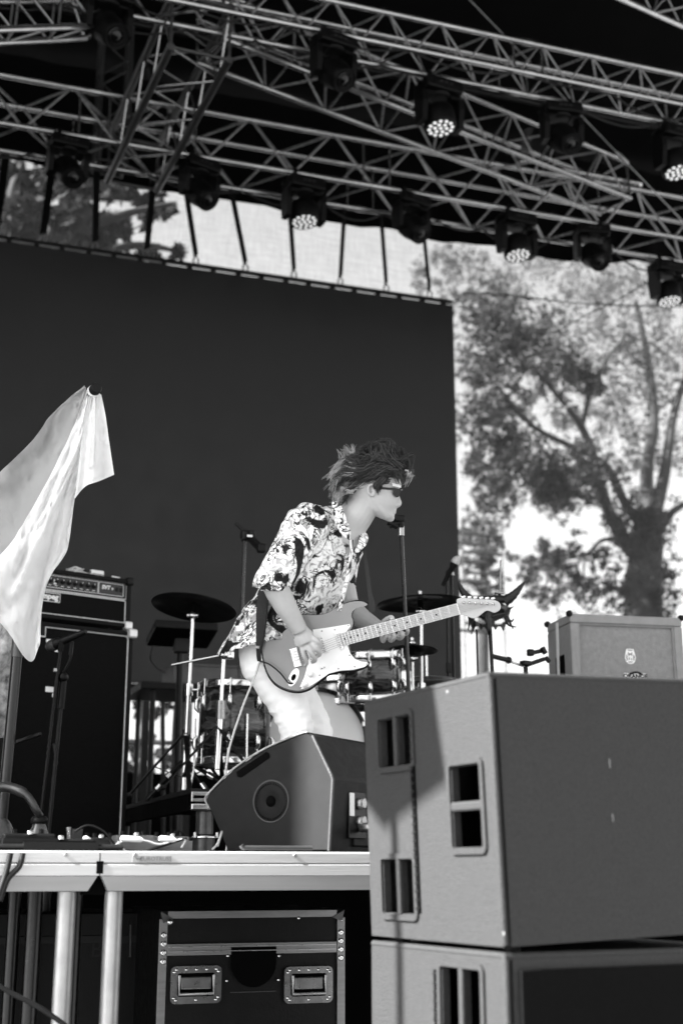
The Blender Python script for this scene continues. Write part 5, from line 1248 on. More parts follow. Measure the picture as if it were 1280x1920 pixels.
MB().tube([atd(a, b, DM + .02) for a, b in ((872, 1122), (895, 1126), (915, 1126), (940, 1124), (955, 1124))], [.012, .02, .024, .022, .014], 10).build('brow_band', 'leather', ms_)
MB().prism([atd(945, 1148, DM + .03), atd(952, 1140, DM + .03), atd(964, 1137, DM + .02), atd(955, 1144, DM + .03), atd(947, 1152, DM + .03)], VF * .008).build('ear_tip', 'leather', ms_)
for i, pts in enumerate(([(878, 1150), (880, 1165), (877, 1182)], [(885, 1155), (886, 1172), (884, 1190)], [(948, 1160), (953, 1172), (968, 1176)], [(946, 1158), (958, 1165), (963, 1160)], [(950, 1155), (956, 1168), (962, 1180)])):
    MB().tube([V(p) for p in spline([atd(a, b, DM + .03) for a, b in pts], 4)], [.010 - .001 * k for k in range(9)], 6).build('ragged_strip', 'leather', ms_)
for s in (-1, 1): MB().tube([V(p) for p in spline([atd(915 + s * 6, 1158, DM - .01), atd(915 + s * 16, 1153, DM - .005), atd(915 + s * 32, 1148 + 2 * s, DM + .035)], 4)], [.004, .007, .008, .008, .008, .007, .006, .005, .004], 8).build('brow_ridge', 'leather', ms_)
MB().tube([V(p) for p in spline([atd(915, 1148, DM - .03), atd(916, 1168, DM - .05), atd(917, 1184, DM - .05), atd(916, 1190, DM - .02)], 4)], [.008] * 5 + [.010, .012, .012, .011, .010, .008, .006, .004], 10).build('nose', 'leather', ms_)
# tablet arm
ta = thing('clamp_arm', atd(985, 1248, 6.9), 'black articulated clamp arm between the mask and guitar cabinet', 'clamp')
MB().bar(atd(920, 1230, 6.7), atd(952, 1238, 6.75), .024, .022, bev=.005).build('tube_section', 'black_metal', ta); MB().sphere(atd(953, 1238, 6.75), .019, 10).build('swivel', 'black_metal', ta)
MB().bar(atd(955, 1240, 6.75), atd(980, 1249, 6.85), .010, .010).build('rod', 'steel', ta)
b = MB(); b.box(atd(985, 1244, 6.85), (.055, .04, .026), .007, rotm(.3)); b.bar(atd(985, 1248, 6.85), atd(1020, 1236, 6.9), .022, .022, bev=.004); b.build('clamp_body', 'black_metal', ta)
b = MB(); b.box(atd(994, 1224, 6.85), (.036, .03, .036), .008); b.bar(atd(990, 1226, 6.85), atd(1018, 1220, 6.9), .026, .022, bev=.005); b.bar(atd(1016, 1214, 6.88), atd(1022, 1226, 6.88), .02, .02); b.build('jaw', 'black_metal', ta)
MB().bar(atd(1022, 1232, 6.9), atd(1030, 1242, 6.9), .02, .02, bev=.004).build('lever', 'black_metal', ta)
p = atd(985, 1250, 6.87); MB().tube([p, V((p.x, p.y, ZD + .02))], .012, 10).build('post', 'black_metal', ta); base_round(ta, V((p.x, p.y, ZD)), .12)

# ================================================================ FLAG ON ITS POLE
DF = 4.65
tip = atd(178, 730, DF - .03); far = atd(-70, 1010, 6.1); dirp = (far - tip).normalized()
fp = thing('flag_pole', tip + dirp * 2.6, 'dark pole end with pale collar poking out of the flag', 'pole')
MB().tube([tip, tip + dirp * 2.6], .017, 14).build('shaft', 'black_metal', fp)
MB().tube([tip - dirp * .018, tip - dirp * .012, tip + dirp * .006], [.017, .0205, .0205], 16).build('end_cap', 'black_plastic', fp)
MB().tube([tip + dirp * .008, tip + dirp * .020], .0215, 16).build('collar', 'white_plastic', fp)
def sheet(cols, nu, nv, fold, dep, M0=0.0, amp=1.0):
    """cloth from a row of pixel polylines (left to right); folds are real depth"""
    C = [spline(c, 8) for c in cols]; C = [[c[int(round(j * (len(c) - 1) / nv))] if False else [np.interp(j / nv, np.linspace(0, 1, len(c)), [q[k] for q in c]) for k in (0, 1)] for j in range(nv + 1)] for c in C]
    G = []
    for j in range(nv + 1):
        row = spline([C[i][j] for i in range(len(C))], max(1, nu // (len(C) - 1))); G.append(row)
    return G
def flag():
    A = sheet([[(158, 722), (98, 775), (62, 824), (0, 885), (-70, 950), (-150, 1030)],
               [(162, 730), (135, 795), (88, 892), (40, 972), (0, 1026), (-90, 1110)],
               [(168, 735), (146, 830), (104, 930), (62, 1020), (26, 1100), (-4, 1164)],
               [(174, 738), (152, 840), (124, 930), (98, 1020), (72, 1120), (54, 1240)],
               [(180, 740), (168, 850), (140, 935), (126, 1030), (86, 1100), (74, 1208)]], 32, 60, 0, DF)
    m = thing('flag', atd(100, 1000, DF), 'large white flag with a grey band draped from the pole at left', 'flag')
    nr = len(A[0]); 
    def z(u, v): return DF - .02 + .06 * min(1, v * 4) + .034 * math.sin(u * 8 + v * 1.5) * min(1, v * 3) + .012 * math.sin(u * 23 - v * 4) * min(1, v * 2.5) + .014 * noise.noise(V((u * 14, v * 9, 3))) * 2 + .010 * noise.noise(V((u * 30, v * 40, 1)))
    P = [[atd(A[j][i][0] + 1.5 * noise.noise(V((j * .3, i * .3, 0))), A[j][i][1], z(i / (nr - 1), j / 60)) for i in range(nr)] for j in range(61)]
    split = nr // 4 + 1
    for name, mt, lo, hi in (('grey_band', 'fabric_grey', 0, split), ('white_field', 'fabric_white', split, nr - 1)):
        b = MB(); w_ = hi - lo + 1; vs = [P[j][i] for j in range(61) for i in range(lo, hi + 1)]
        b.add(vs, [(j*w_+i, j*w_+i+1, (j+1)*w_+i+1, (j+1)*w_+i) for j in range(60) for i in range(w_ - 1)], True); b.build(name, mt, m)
    B = sheet([[(168, 736), (158, 790), (150, 850), (140, 935)], [(174, 736), (172, 800), (166, 860), (160, 912)], [(182, 735), (184, 790), (186, 850), (186, 902)], [(190, 740), (198, 780), (205, 830), (214, 890)]], 24, 30, 0, DF)
    nr2 = len(B[0]); b = MB()
    vs = [atd(B[j][i][0], B[j][i][1], DF - .01 + .03 * math.sin(i / nr2 * 10) * (j / 30) + .008 * noise.noise(V((i * .4, j * .5, 7)))) for j in range(31) for i in range(nr2)]
    b.add(vs, [(j*nr2+i, j*nr2+i+1, (j+1)*nr2+i+1, (j+1)*nr2+i) for j in range(30) for i in range(nr2 - 1)], True); b.build('folded_corner', 'fabric_white', m)
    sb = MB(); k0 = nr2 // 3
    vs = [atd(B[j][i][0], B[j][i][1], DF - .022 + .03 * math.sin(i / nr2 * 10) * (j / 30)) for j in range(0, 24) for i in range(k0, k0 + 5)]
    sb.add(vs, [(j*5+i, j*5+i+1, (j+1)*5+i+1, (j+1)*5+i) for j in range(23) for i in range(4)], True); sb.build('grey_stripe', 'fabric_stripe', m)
flag()

# ================================================================ UNDER THE STAGE: FLIGHT CASES
YC = Y0 + .85
x0, x1 = atz(298, 1.2, YC).x, atz(646, 1.2, YC).x; zc1 = at(470, 1706, YC).z; zc0 = .12
fc = thing('flight_case', ((x0 + x1) / 2, YC, zc0), 'black flight case with aluminium edges and butterfly handles under the stage', 'flight case')
W = x1 - x0; D_ = .6
MB().box(((x0 + x1) / 2, YC + D_ / 2 + .012, (zc0 + zc1) / 2), (W - .02, D_, zc1 - zc0), .004).build('panel', 'case_panel', fc)
def rail(a, b, w_, name='edge_rail'): 
    return MB().bar(a, b, w_, .012, up=V((0, 1, 0)), bev=.002).build(name, 'case_alu', fc)
zr2 = at(470, 1779, YC).z
rail((x0 + .03, YC + .006, zc1 - .016), (x1 - .03, YC + .006, zc1 - .016), .026); rail((x0 + .03, YC + .006, zr2), (x1 - .03, YC + .006, zr2), .040)
for z in (zr2 + .009, zr2 - .007): MB().box(((x0 + x1) / 2, YC - .002, z), (W - .07, .006, .003)).build('rail_groove', 'steel', fc)
for x in (x0 + .014, x1 - .014): rail((x, YC + .004, zc0), (x, YC + .004, zc1 - .03), .030)
for x, s in ((x0, 1), (x1, -1)):
    MB().prism([(x + s * .002, YC - .004, zc1 - .004), (x + s * .05, YC - .004, zc1 - .03), (x + s * .012, YC - .004, zc1 - .045)], (0, .02, 0)).build('corner_brace', 'latch', fc)
    for k in range(4): MB().lathe([(.011, 0), (.011, .004), (.006, .006), (.0, .004)], (x + s * .016, YC - .002, zc1 - .085 - .030 * k), (0, -1, 0), 12).build('rivet', 'chrome', fc)
MB().sphere((x0 + .035, YC - .01, zc1 - .04), .012, 10).build('ball_corner', 'chrome', fc)
def bhandle(cx, cz, w_, h_):
    f = ring_poly(None, roundrect(cx - w_/2, cz - h_/2, cx + w_/2, cz + h_/2, .018), roundrect(cx - w_/2 + .024, cz - h_/2 + .024, cx + w_/2 - .024, cz + h_/2 - .024, .010), YC - .006, YC + .004).build('handle_dish', 'dish', fc)
    MB().box((cx, YC + .004, cz), (w_ - .045, .006, h_ - .045)).build('dish_back', 'recess', f)
    MB().box((cx, YC - .003, cz + .006), (w_ - .075, .012, h_ - .085), .004).build('handle_plate', 'dish', f)
    MB().tube([V((cx + sx * (w_/2 - .030), YC - .012, cz + sz)) for sx, sz in ((-1, h_ * .26), (-1, -h_ * .24), (1, -h_ * .24), (1, h_ * .26))], .006, 8).build('bail', 'steel', f)
    for x, z in roundrect(cx - w_/2 + .012, cz - h_/2 + .012, cx + w_/2 - .012, cz + h_/2 - .012, .008, 1) + [(cx, cz + h_/2 - .012), (cx, cz - h_/2 + .012), (cx - w_ * .2, cz + h_/2 - .012), (cx + w_ * .2, cz + h_/2 - .012)]:
        MB().lathe([(.006, 0), (.005, .003), (0, .004)], (x, YC - .006, z), (0, -1, 0), 8).build('rivet', 'chrome', f)
ppm = FPX / (at(470, 1850, YC) - CAM).dot(VF)
for px in (367, 578): q = at(px, 1847, YC); bhandle(q.x, q.z, 96 / ppm, 66 / ppm)
q = at(476, 1776, YC); rr = 44 / ppm; poly = [(q.x + rr * math.cos(R(a)), YC - .0005, q.z - .055 + rr * math.sin(R(a)) ) for a in range(180, 361, 15)] + [(q.x + rr, YC - .0005, q.z), (q.x - rr, YC - .0005, q.z)]
MB().prism(poly, (0, -.0012, 0)).build('cup_recess', 'recess', fc)
for px, py in ((427, 1793), (523, 1793), (425, 1840), (522, 1838), (318, 1730), (560, 1722), (640, 1726)): p = at(px, py, YC); MB().lathe([(.006, 0), (.005, .003), (0, .004)], (p.x, YC + .0115 - .012, p.z), (0, -1, 0), 8).build('screw', 'chrome', fc)
p = at(476, 1861, YC); MB().box((p.x, YC + .0105, p.z), (.17, .003, .003)).build('panel_seam', 'panel_grey', fc)
# rear black case with faint lettering
YC2 = Y0 + 1.35; x0, x1 = atz(-30, 1.2, YC2).x, atz(292, 1.2, YC2).x; z1 = at(150, 1712, YC2).z
f2 = thing('flight_case', ((x0 + x1) / 2, YC2, .1), 'plain black flight case in the dark behind the stage legs', 'flight case')
MB().box(((x0 + x1) / 2, YC2 + .3, (.1 + z1) / 2), (x1 - x0, .6, z1 - .1), .006).build('panel', 'case_panel', f2)
MB().box(((x0 + x1) / 2, YC2 - .003, z1 - .10), (x1 - x0 - .02, .006, .03), .002).build('edge_rail', 'black_metal', f2)
q = at(188, 1782, YC2); text_mesh('stencil_lettering', 'B-', .085, frame(V((q.x, YC2 - .002, q.z)), V((1, 0, 0)), V((0, 0, 1)), V((0, -1, 0))), 'stencil', f2, .0006)
for px in (243, 266, 286):
    p = at(px, 1765, YC2 - .01); MB().bar(V((p.x, YC2 - .01, p.z + .06)), V((p.x + .004, YC2 - .01, p.z - .06)), .010, .006).build('latch', 'latch', f2)
# ================================================================ GUITARIST
D0 = 5.05
def pp(px, py, dz=0.0): return atd(px, py, D0 + dz)
S = D0 / FPX                      # metres per photo pixel at the guitarist
pr = thing('person', V((pp(545, 1590).x, pp(545, 1590).y, ZD)), 'guitarist in floral print shirt, white trousers and sunglasses bending over the guitar', 'person')

def tubep(pts, rs, n=16, sub=5, flat=1.0, up=None):
    P = spline([pp(*p) for p in pts], sub); k = len(P)
    rr = [float(np.interp(i / (k - 1), np.linspace(0, 1, len(rs)), rs)) for i in range(k)]
    b = MB(); b.tube([V(p) for p in P], rr, n, flat=flat, up=up); return b
def ellrings(rings, n=28):
    """rings: (centre, axisA vector, axisB vector, exponent)"""
    b = MB(); vs = []; fs = []
    for c, A, B, e in rings:
        for k in range(n):
            a = 2 * math.pi * k / n; ca, sa = math.cos(a), math.sin(a)
            vs.append(c + A * (math.copysign(abs(ca) ** e, ca)) + B * (math.copysign(abs(sa) ** e, sa)))
    for i in range(len(rings) - 1):
        for k in range(n): fs.append((i*n+k, i*n+(k+1) % n, (i+1)*n+(k+1) % n, (i+1)*n+k))
    fs += [tuple(range(n))[::-1], tuple(range((len(rings)-1)*n, len(rings)*n))]
    b.add(vs, fs, True); return b
def ring_interp(keys, sub):
    flat = [list(c) + list(A) + list(B) + [e] for c, A, B, e in keys]
    return [(V(q[0:3]), V(q[3:6]), V(q[6:9]), q[9]) for q in spline(flat, sub)]

# --- head: rings from front (profile) point to back point, half width w
hk = [((733, 979), (712, 972), .020), ((738, 974), (694, 962), .036), ((739.5, 968), (676, 952), .049), ((738, 962), (664, 944), .056), ((739.5, 956), (657, 936), .060), ((742.5, 950), (653, 928), .064),
      ((744.5, 941), (650, 916), .067), ((744.5, 931), (648, 904), .070), ((746, 921), (647, 892), .073), ((751, 911), (648, 880), .075), ((752, 898), (652, 868), .075), ((748, 882), (662, 858), .070), ((738, 868), (676, 852), .056), ((722, 859), (693, 851), .030)]
DH = .02
rings = []
for f, bk, w_ in hk:
    c = (pp(f[0], f[1], DH) + pp(bk[0], bk[1], DH)) / 2; A = (pp(f[0], f[1], DH) - pp(bk[0], bk[1], DH)) / 2
    rings.append((c, A, VF * w_, .92))
parts = [ellrings(ring_interp(rings, 3), 32)]
parts.append(tubep([(743, 924, DH), (746, 934, DH), (748.6, 943.5, DH), (745, 948.5, DH), (741, 950, DH)], [.006, .008, .0096, .008, .007], 10, 4))        # nose
for s in (-1, 1): parts.append(tubep([(740, 946, DH + s * .013), (745, 948, DH + s * .010)], [.006, .0065], 8, 3))                 # nostril wings
parts.append(tubep([(736.5, 956.5, DH - .020), (740.3, 955.5, DH), (736.5, 956.5, DH + .020)], [.005, .0065, .005], 8, 4))               # lips
parts.append(tubep([(736, 961.5, DH - .018), (739.5, 961, DH), (736, 961.5, DH + .018)], [.005, .0065, .005], 8, 4))
parts.append(tubep([(727, 970, DH - .014), (732, 971, DH), (727, 970, DH + .014)], [.016, .016, .016], 10, 4))                     # chin
for s in (-1, 1):
    z = DH + s * .071
    parts.append(tubep([(696, 930, z), (690, 922, z + s * .008), (691, 911, z + s * .010), (699, 908, z + s * .008), (703, 914, z + s * .004), (701, 924, z), (698, 930, z)], [.0055, .006, .006, .0055, .005, .0055, .006], 8, 4))
    parts.append(tubep([(700, 918, z - s * .008), (695, 920, z - s * .002)], [.011, .009], 8, 3))
    parts.append(tubep([(700, 935, DH + s * .056), (714, 955, DH + s * .046), (726, 970, DH + s * .024)], [.012, .012, .012], 10, 4))     # jaw line
# --- neck and torso (under the shirt)
parts.append(tubep([(640, 1012, .03), (654, 984, .025), (673, 958, .02), (692, 928, .02)], [.080, .070, .064, .058], 20, 5))
LAT = (VF * .78 - VR * .62 * -1).normalized()        # his right-to-left shoulder axis: away from camera and right
FWD = (VR * .72 - VF * .62 - VU * .25).normalized()  # chest direction
def torso(keys):
    out = []
    for px, py, dz, a, b_, e in keys: out.append((pp(px, py, dz), LAT * a, FWD * b_, e))
    return ring_interp(out, 4)
parts.append(ellrings(torso([(528, 1188, .08, .10, .075, .9), (555, 1140, .05, .145, .105, .9), (588, 1075, .05, .165, .115, .9), (612, 1020, .05, .165, .105, .95), (632, 985, .04, .10, .075, 1)])))
# --- near (right) arm: elbow to hand; far (left) forearm and hand
parts.append(tubep([(580, 992, -.08), (552, 1030, -.15), (522, 1072, -.20), (512, 1092, -.215)], [.056, .052, .047, .044], 16, 5))
parts.append(tubep([(510, 1088, -.215), (522, 1112, -.215), (537, 1140, -.21), (553, 1166, -.205), (563, 1184, -.20)], [.044, .046, .041, .033, .0285], 18, 5))
parts.append(tubep([(636, 1015, .18), (640, 1080, .21), (652, 1140, .19)], [.055, .050, .045], 14, 5))
parts.append(tubep([(654, 1136, .19), (676, 1158, .12), (698, 1172, .05), (712, 1180, .005)], [.043, .040, .033, .027], 16, 5))
# near hand: palm and five fingers picking over the strings
HZ = -.195
parts.append(tubep([(561, 1180, HZ), (570, 1194, HZ - .004), (576, 1206, HZ - .006)], [.027, .036, .034], 14, 5, flat=.62, up=VF))
parts.append(tubep([(566, 1196, HZ), (568, 1210, HZ)], [.032, .03], 12, 4, flat=.6, up=VF))
fing = [([(585, 1195, HZ - .01), (595, 1203, HZ - .022), (601, 1213, HZ - .006), (594, 1219, HZ + .012)], .0092),
        ([(581, 1205, HZ - .01), (592, 1216, HZ - .022), (599, 1226, HZ - .006), (592, 1231, HZ + .014)], .0096),
        ([(574, 1211, HZ - .008), (583, 1225, HZ - .020), (591, 1237, HZ - .004), (584, 1242, HZ + .016)], .0090),
        ([(565, 1213, HZ - .006), (569, 1229, HZ - .016), (575, 1243, HZ - .002), (571, 1249, HZ + .016)], .0078),
        ([(572, 1190, HZ + .012), (586, 1199, HZ + .028), (598, 1207, HZ + .026)], .0098)]
for pts, r in fing: parts.append(tubep(pts, [r * 1.12, r * 1.05, r, r * .8], 10, 5))
# far hand gripping the neck: thumb over the top, four fingers curling up from below over the strings
NZ = -.115
parts.append(tubep([(710, 1180, .005), (722, 1182, -.035), (738, 1186, -.050)], [.028, .036, .030], 14, 5, flat=.7, up=VF))
far_f = [([(716, 1196, -.045), (718, 1202, -.085), (722, 1194, -.128), (724, 1183, -.136)], .0086),
         ([(728, 1196, -.05), (733, 1201, -.09), (739, 1194, -.132), (736, 1184, -.138)], .0090),
         ([(742, 1194, -.05), (750, 1197, -.092), (755, 1190, -.130), (749, 1181, -.138)], .0090),
         ([(748, 1186, -.045), (760, 1189, -.085), (764, 1182, -.124), (756, 1174, -.136)], .0082),
         ([(712, 1176, -.02), (722, 1164, -.055), (733, 1158, -.085), (736, 1163, -.110)], .0105)]
for pts, r in far_f: parts.append(tubep(pts, [r * 1.15, r * 1.05, r, r * .85], 10, 5))
# ankles (skin shows only between trousers and shoes)
vs, ns, fs = remesh(parts, .0034, 5, .5)
bd = MB(); bd.add(vs, fs, True); body = bd.build('body', 'skin', pr)
for (px, py, dz) in ((593.5, 1219.5, HZ + .004), ):
    pass
# eyes behind sunglasses, lips, ear hollow are part of the body; sunglasses and hair are children
sg = MB()
for s in (-1, 1):
    z = DH + s * .036
    P = [pp(a, b, z + s * c) for a, b, c in ((738, 914, .014), (750, 917, -.006), (751, 922, -.008), (747, 932, -.008), (742, 933, 0), (736, 926, .012))]
    sg.prism(P, VF * (.004 * s))
sg.tube([pp(750, 919, DH - .03), pp(752.5, 918, DH), pp(750, 919, DH + .03)], .0035, 8)
so_ = sg.build('sunglasses', 'glass_dark', pr)
for s in (-1, 1): MB().bar(pp(738, 917, DH + s * .056), pp(700, 914, DH + s * .081), .008, .003, up=VF).build('temple_arm', 'glass_dark', so_)
MB().prism([pp(734, 905, DH - .068), pp(752, 909, DH - .040), pp(751.5, 914.5, DH - .040), pp(736, 911, DH - .066)], VF * .004).build('top_frame', 'white_print', so_)

# --- hair: tapered locks swept back from the face
hb = MB(); rnd = random.Random(5)
cap = ring_interp([((pp(f[0] - 1, f[1] - 2, DH) + pp(bk[0] - 4, bk[1] - 2, DH)) / 2, (pp(f[0] - 1, f[1] - 2, DH) - pp(bk[0] - 4, bk[1] - 2, DH)) / 2 * k, VF * (w_ * k2), .95) for (f, bk, w_), k, k2 in
                   [(((742, 909), (645, 886), .078), 1.0, 1.03), (((750, 897), (648, 872), .078), 1.0, 1.02), (((746, 880), (656, 858), .075), 1.0, 1.02), (((736, 866), (670, 852), .062), 1.02, 1.02), (((720, 854), (694, 848), .030), 1.0, 1.0)]], 4)
hb.v += ellrings(cap, 28).v; e_ = ellrings(cap, 28); hb.f += e_.f; hb.sm += [True] * len(e_.f)
def lock(pts, r, n=4):          # a clump of fine strands that share a path and come together at the tip
    G = [V(p) for p in spline([pp(*p) for p in pts], 4)]; k = len(G); cw = rnd.uniform(.004, .010); cph, cfr = rnd.uniform(0, 6), rnd.uniform(.35, .8)
    for _ in range(6):
        ox, oy, oz = rnd.gauss(0, r), rnd.gauss(0, r), rnd.gauss(0, r); ph, ws_ = rnd.uniform(0, 6), rnd.uniform(.0005, .0022); en = rnd.uniform(.75, 1.0); P = []
        for i, p in enumerate(G):
            t = i / (k - 1)
            if t > en: break
            sp_ = 1 - .55 * t
            P.append(p + (VR * ox + VU * oy + VF * oz) * sp_ + (VU * math.sin(cph + i * cfr) + VR * math.cos(cph + i * cfr * .8)) * (cw * t) + (VU * math.sin(ph + i) + VF * math.cos(ph + i * 1.1)) * (ws_ * t))
        if len(P) < 3: continue
        m_ = len(P); hb.tube(P, [.0026 * (1 - (i / (m_ - 1)) ** 2 * .85) for i in range(m_)], 3, cap=False)
def locks(n, root, ctrl, tipf, r, jitter, zr_):
    for _ in range(int(n * .62)):
        t = rnd.random(); u = rnd.random(); z = zr_[0] + (zr_[1] - zr_[0]) * u
        j = lambda s: (rnd.gauss(0, s), rnd.gauss(0, s))
        a, b, c = root(t), ctrl(t), tipf(t); ja, jb, jc = j(jitter * .4), j(jitter * .7), j(jitter)
        lock([(a[0] + ja[0], a[1] + ja[1], z), ((a[0] + b[0]) / 2 + jb[0] * .5, (a[1] + b[1]) / 2 + jb[1] * .5, z * 1.03), (b[0] + jb[0], b[1] + jb[1], z * 1.05), (c[0] + jc[0], c[1] + jc[1], z + rnd.gauss(0, .01))], r * rnd.uniform(.45, 1.1))
L_ = lambda p, q: (lambda t: (p[0] + (q[0] - p[0]) * t, p[1] + (q[1] - p[1]) * t))
near, mid, al = (DH - .088, DH - .06), (DH - .06, DH + .05), (DH - .085, DH + .07)
# fringe falling over the forehead towards the right
locks(150, L_((700, 852), (742, 866)), L_((738, 838), (768, 866)), L_((752, 905), (772, 896)), .0065, 5, al)
locks(60, L_((690, 868), (735, 878)), L_((730, 880), (752, 886)), L_((744, 908), (760, 912)), .006, 4, near)
# crown: lifted mass, right to left over the top
locks(190, L_((748, 864), (700, 860)), L_((730, 828), (690, 836)), L_((672, 842), (655, 862)), .007, 5, al)
locks(220, L_((754, 874), (704, 856)), L_((728, 852), (690, 854)), L_((692, 874), (662, 882)), .0068, 5, (DH - .088, DH - .02))
locks(90, L_((694, 862), (670, 872)), L_((674, 848), (655, 862)), L_((652, 850), (638, 876)), .0068, 5, (DH - .085, DH + .04))
# side over the ear, swept back
locks(150, L_((738, 886), (700, 870)), L_((705, 895), (682, 876)), L_((668, 912), (645, 900)), .0065, 6, near)
locks(60, L_((728, 898), (712, 896)), L_((712, 912), (704, 908)), L_((716, 926), (706, 918)), .004, 3, near)
hb.build('hair', 'hair', pr); hb = MB()
# back mass blown out to the left
locks(110, L_((690, 876), (660, 890)), L_((648, 862), (632, 898)), L_((614, 884), (620, 940)), .007, 7, al)
locks(110, L_((672, 895), (660, 925)), L_((648, 905), (636, 922)), L_((622, 928), (634, 950)), .0065, 6, al)
# wisps standing up at the back
locks(46, L_((680, 868), (662, 872)), L_((668, 852), (652, 852)), L_((674, 832), (640, 844)), .0042, 6, mid)
locks(30, L_((672, 880), (660, 882)), L_((650, 862), (645, 866)), L_((648, 826), (630, 846)), .0035, 5, mid)
locks(26, L_((760, 880), (764, 892)), L_((768, 886), (770, 894)), L_((768, 902), (752, 918)), .003, 3, al)
hb.build('hair_highlights', 'hair_sunlit', pr); hb = MB()  # these locks carry the sun highlights in their colour
locks(190, L_((695, 872), (662, 892)), L_((656, 866), (640, 900)), L_((624, 890), (628, 934)), .0075, 6, al)
locks(60, L_((676, 890), (664, 922)), L_((655, 905), (646, 925)), L_((640, 928), (642, 946)), .0065, 5, al)
hb.build('hair_back', 'hair', pr)

# --- shirt: torso shell and near sleeve, opened at neck, hem and cuff
sp_ = [ellrings(torso([(478, 1256, .03, .170, .135, .9), (492, 1216, .03, .168, .130, .9), (528, 1160, .04, .168, .130, .9), (562, 1112, .045, .176, .132, .9), (592, 1058, .05, .186, .128, .88), (612, 1010, .05, .186, .112, .92), (628, 978, .045, .135, .088, 1), (640, 958, .04, .085, .070, 1)]), 36)]
sp_.append(tubep([(592, 985, -.02), (572, 992, -.08), (548, 1032, -.145), (522, 1068, -.195), (508, 1094, -.212), (508, 1118, -.212)], [.085, .082, .073, .066, .063, .060], 20, 5))
sp_.append(tubep([(632, 990, .12), (640, 1030, .20), (640, 1085, .22), (642, 1110, .22)], [.075, .070, .060, .055], 16, 5))
vs, ns, fs = remesh(sp_, .0062, 7, .5)
V_open = [(638, 930), (641, 948), (656, 990), (655, 1040), (658, 1040), (671, 1018), (675, 996), (700, 985), (720, 930)]
def inside(x, y, poly):
    c = False; n = len(poly)
    for i in range(n):
        (x1, y1), (x2, y2) = poly[i], poly[i-1]
        if (y1 > y) != (y2 > y) and x < (x2 - x1) * (y - y1) / (y2 - y1) + x1: c = not c
    return c
FC = pp(660, 1015, -.08)
def wr(p):      # wrinkles: long soft folds fanning from shoulder and waist
    q = p - pr.location
    a = noise.noise(V((q.x * 9 + q.z * 5, q.y * 9, q.z * 4 - q.x * 6))) * .012
    b = noise.noise(V((q.x * 22 + q.z * 14, q.y * 18, q.z * 9 - q.x * 15))) * .006
    c = abs(noise.noise(V((q.x * 14 - q.z * 10, q.y * 12, q.z * 16 + q.x * 5)))) * -.008
    return a + b + c
nv = []; flags = []
for p, n_ in zip(vs, ns):
    q = p + n_ * wr(p); nv.append(q); x, y = proj(p)
    d = (p - CAM).dot(VF) - D0
    gone = inside(x, y, V_open) and d < .16
    gone = gone or (y > 1101 + (x - 497) * -.02 and x < 556 and d < -.150 + max(0, 470 - x) * -.01)                       # cuff
    gone = gone or (d > .17 and y > 1100 and x > 640)                                              # far cuff
    gone = gone or (y > 1226 - (x - 420) * .28 and x < 505 and d > -.14) or (y > 1200 and x >= 505)     # hem
    gone = gone or (inside(x, y, [(628, 900), (632, 944), (650, 975), (700, 960), (700, 900)]))
    flags.append(gone)
kf = [f for f in fs if not any(flags[i] for i in f)]
used_ = sorted({i for f in kf for i in f}); ix = {k: i for i, k in enumerate(used_)}
sh = MB(); sh.add([nv[i] for i in used_], [tuple(ix[i] for i in f) for f in kf], True)
sho = sh.build('shirt', 'shirt_print', pr)
sm = sho.modifiers.new('thickness', 'SOLIDIFY'); sm.thickness = .0035; sm.offset = 1
# collar flaps and button placket
def strip(a, b, mt, name, th=.005):
    n = len(a); m = MB(); vs = [p for q in zip(a, b) for p in q]
    m.add(vs + [p - VF * th for p in vs], [(2*i, 2*i+1, 2*i+3, 2*i+2) for i in range(n-1)] + [(2*n+2*i, 2*n+2*i+2, 2*n+2*i+3, 2*n+2*i+1) for i in range(n-1)] + [(2*i, 2*i+2, 2*n+2*i+2, 2*n+2*i) for i in range(n-1)] + [(2*i+1, 2*n+2*i+1, 2*n+2*i+3, 2*i+3) for i in range(n-1)], True)
    return m.build(name, mt, pr)
ca = [pp(*p) for p in spline([(634, 938, -.035), (641, 952, -.055), (650, 974, -.085), (657, 994, -.105), (656, 1012, -.118)], 4)]
cb_ = [pp(*p) for p in spline([(622, 942, -.045), (624, 962, -.085), (632, 988, -.118), (642, 1004, -.130), (655, 1013, -.128)], 4)]
strip(ca, cb_, 'shirt_print', 'collar')
ca = [pp(*p) for p in spline([(672, 992, -.01), (674, 1004, -.02), (671, 1020, -.055), (662, 1036, -.09)], 4)]
cb_ = [pp(*p) for p in spline([(682, 994, .02), (690, 1006, .01), (686, 1022, -.03), (672, 1036, -.075)], 4)]
strip(ca, cb_, 'shirt_print', 'collar')
ca = [pp(*p) for p in spline([(655, 1012, -.120), (655, 1040, -.122), (648, 1080, -.128), (638, 1120, -.130), (632, 1145, -.128)], 4)]
cb_ = [pp(*p) for p in spline([(662, 1012, -.100), (661, 1040, -.112), (656, 1080, -.118), (646, 1120, -.118), (640, 1145, -.118)], 4)]
strip(ca, cb_, 'shirt_print', 'placket')
# rolled cuff
cuff = [pp(508 + 27 * math.cos(a), 1099 + 5 * math.sin(a) + 2.0 * math.cos(a), -.213 - .058 * math.sin(a)) for a in np.linspace(0, 2 * math.pi, 29)]
MB().tube(cuff, .0085, 8, cap=False).build('cuff', 'shirt_print', pr)

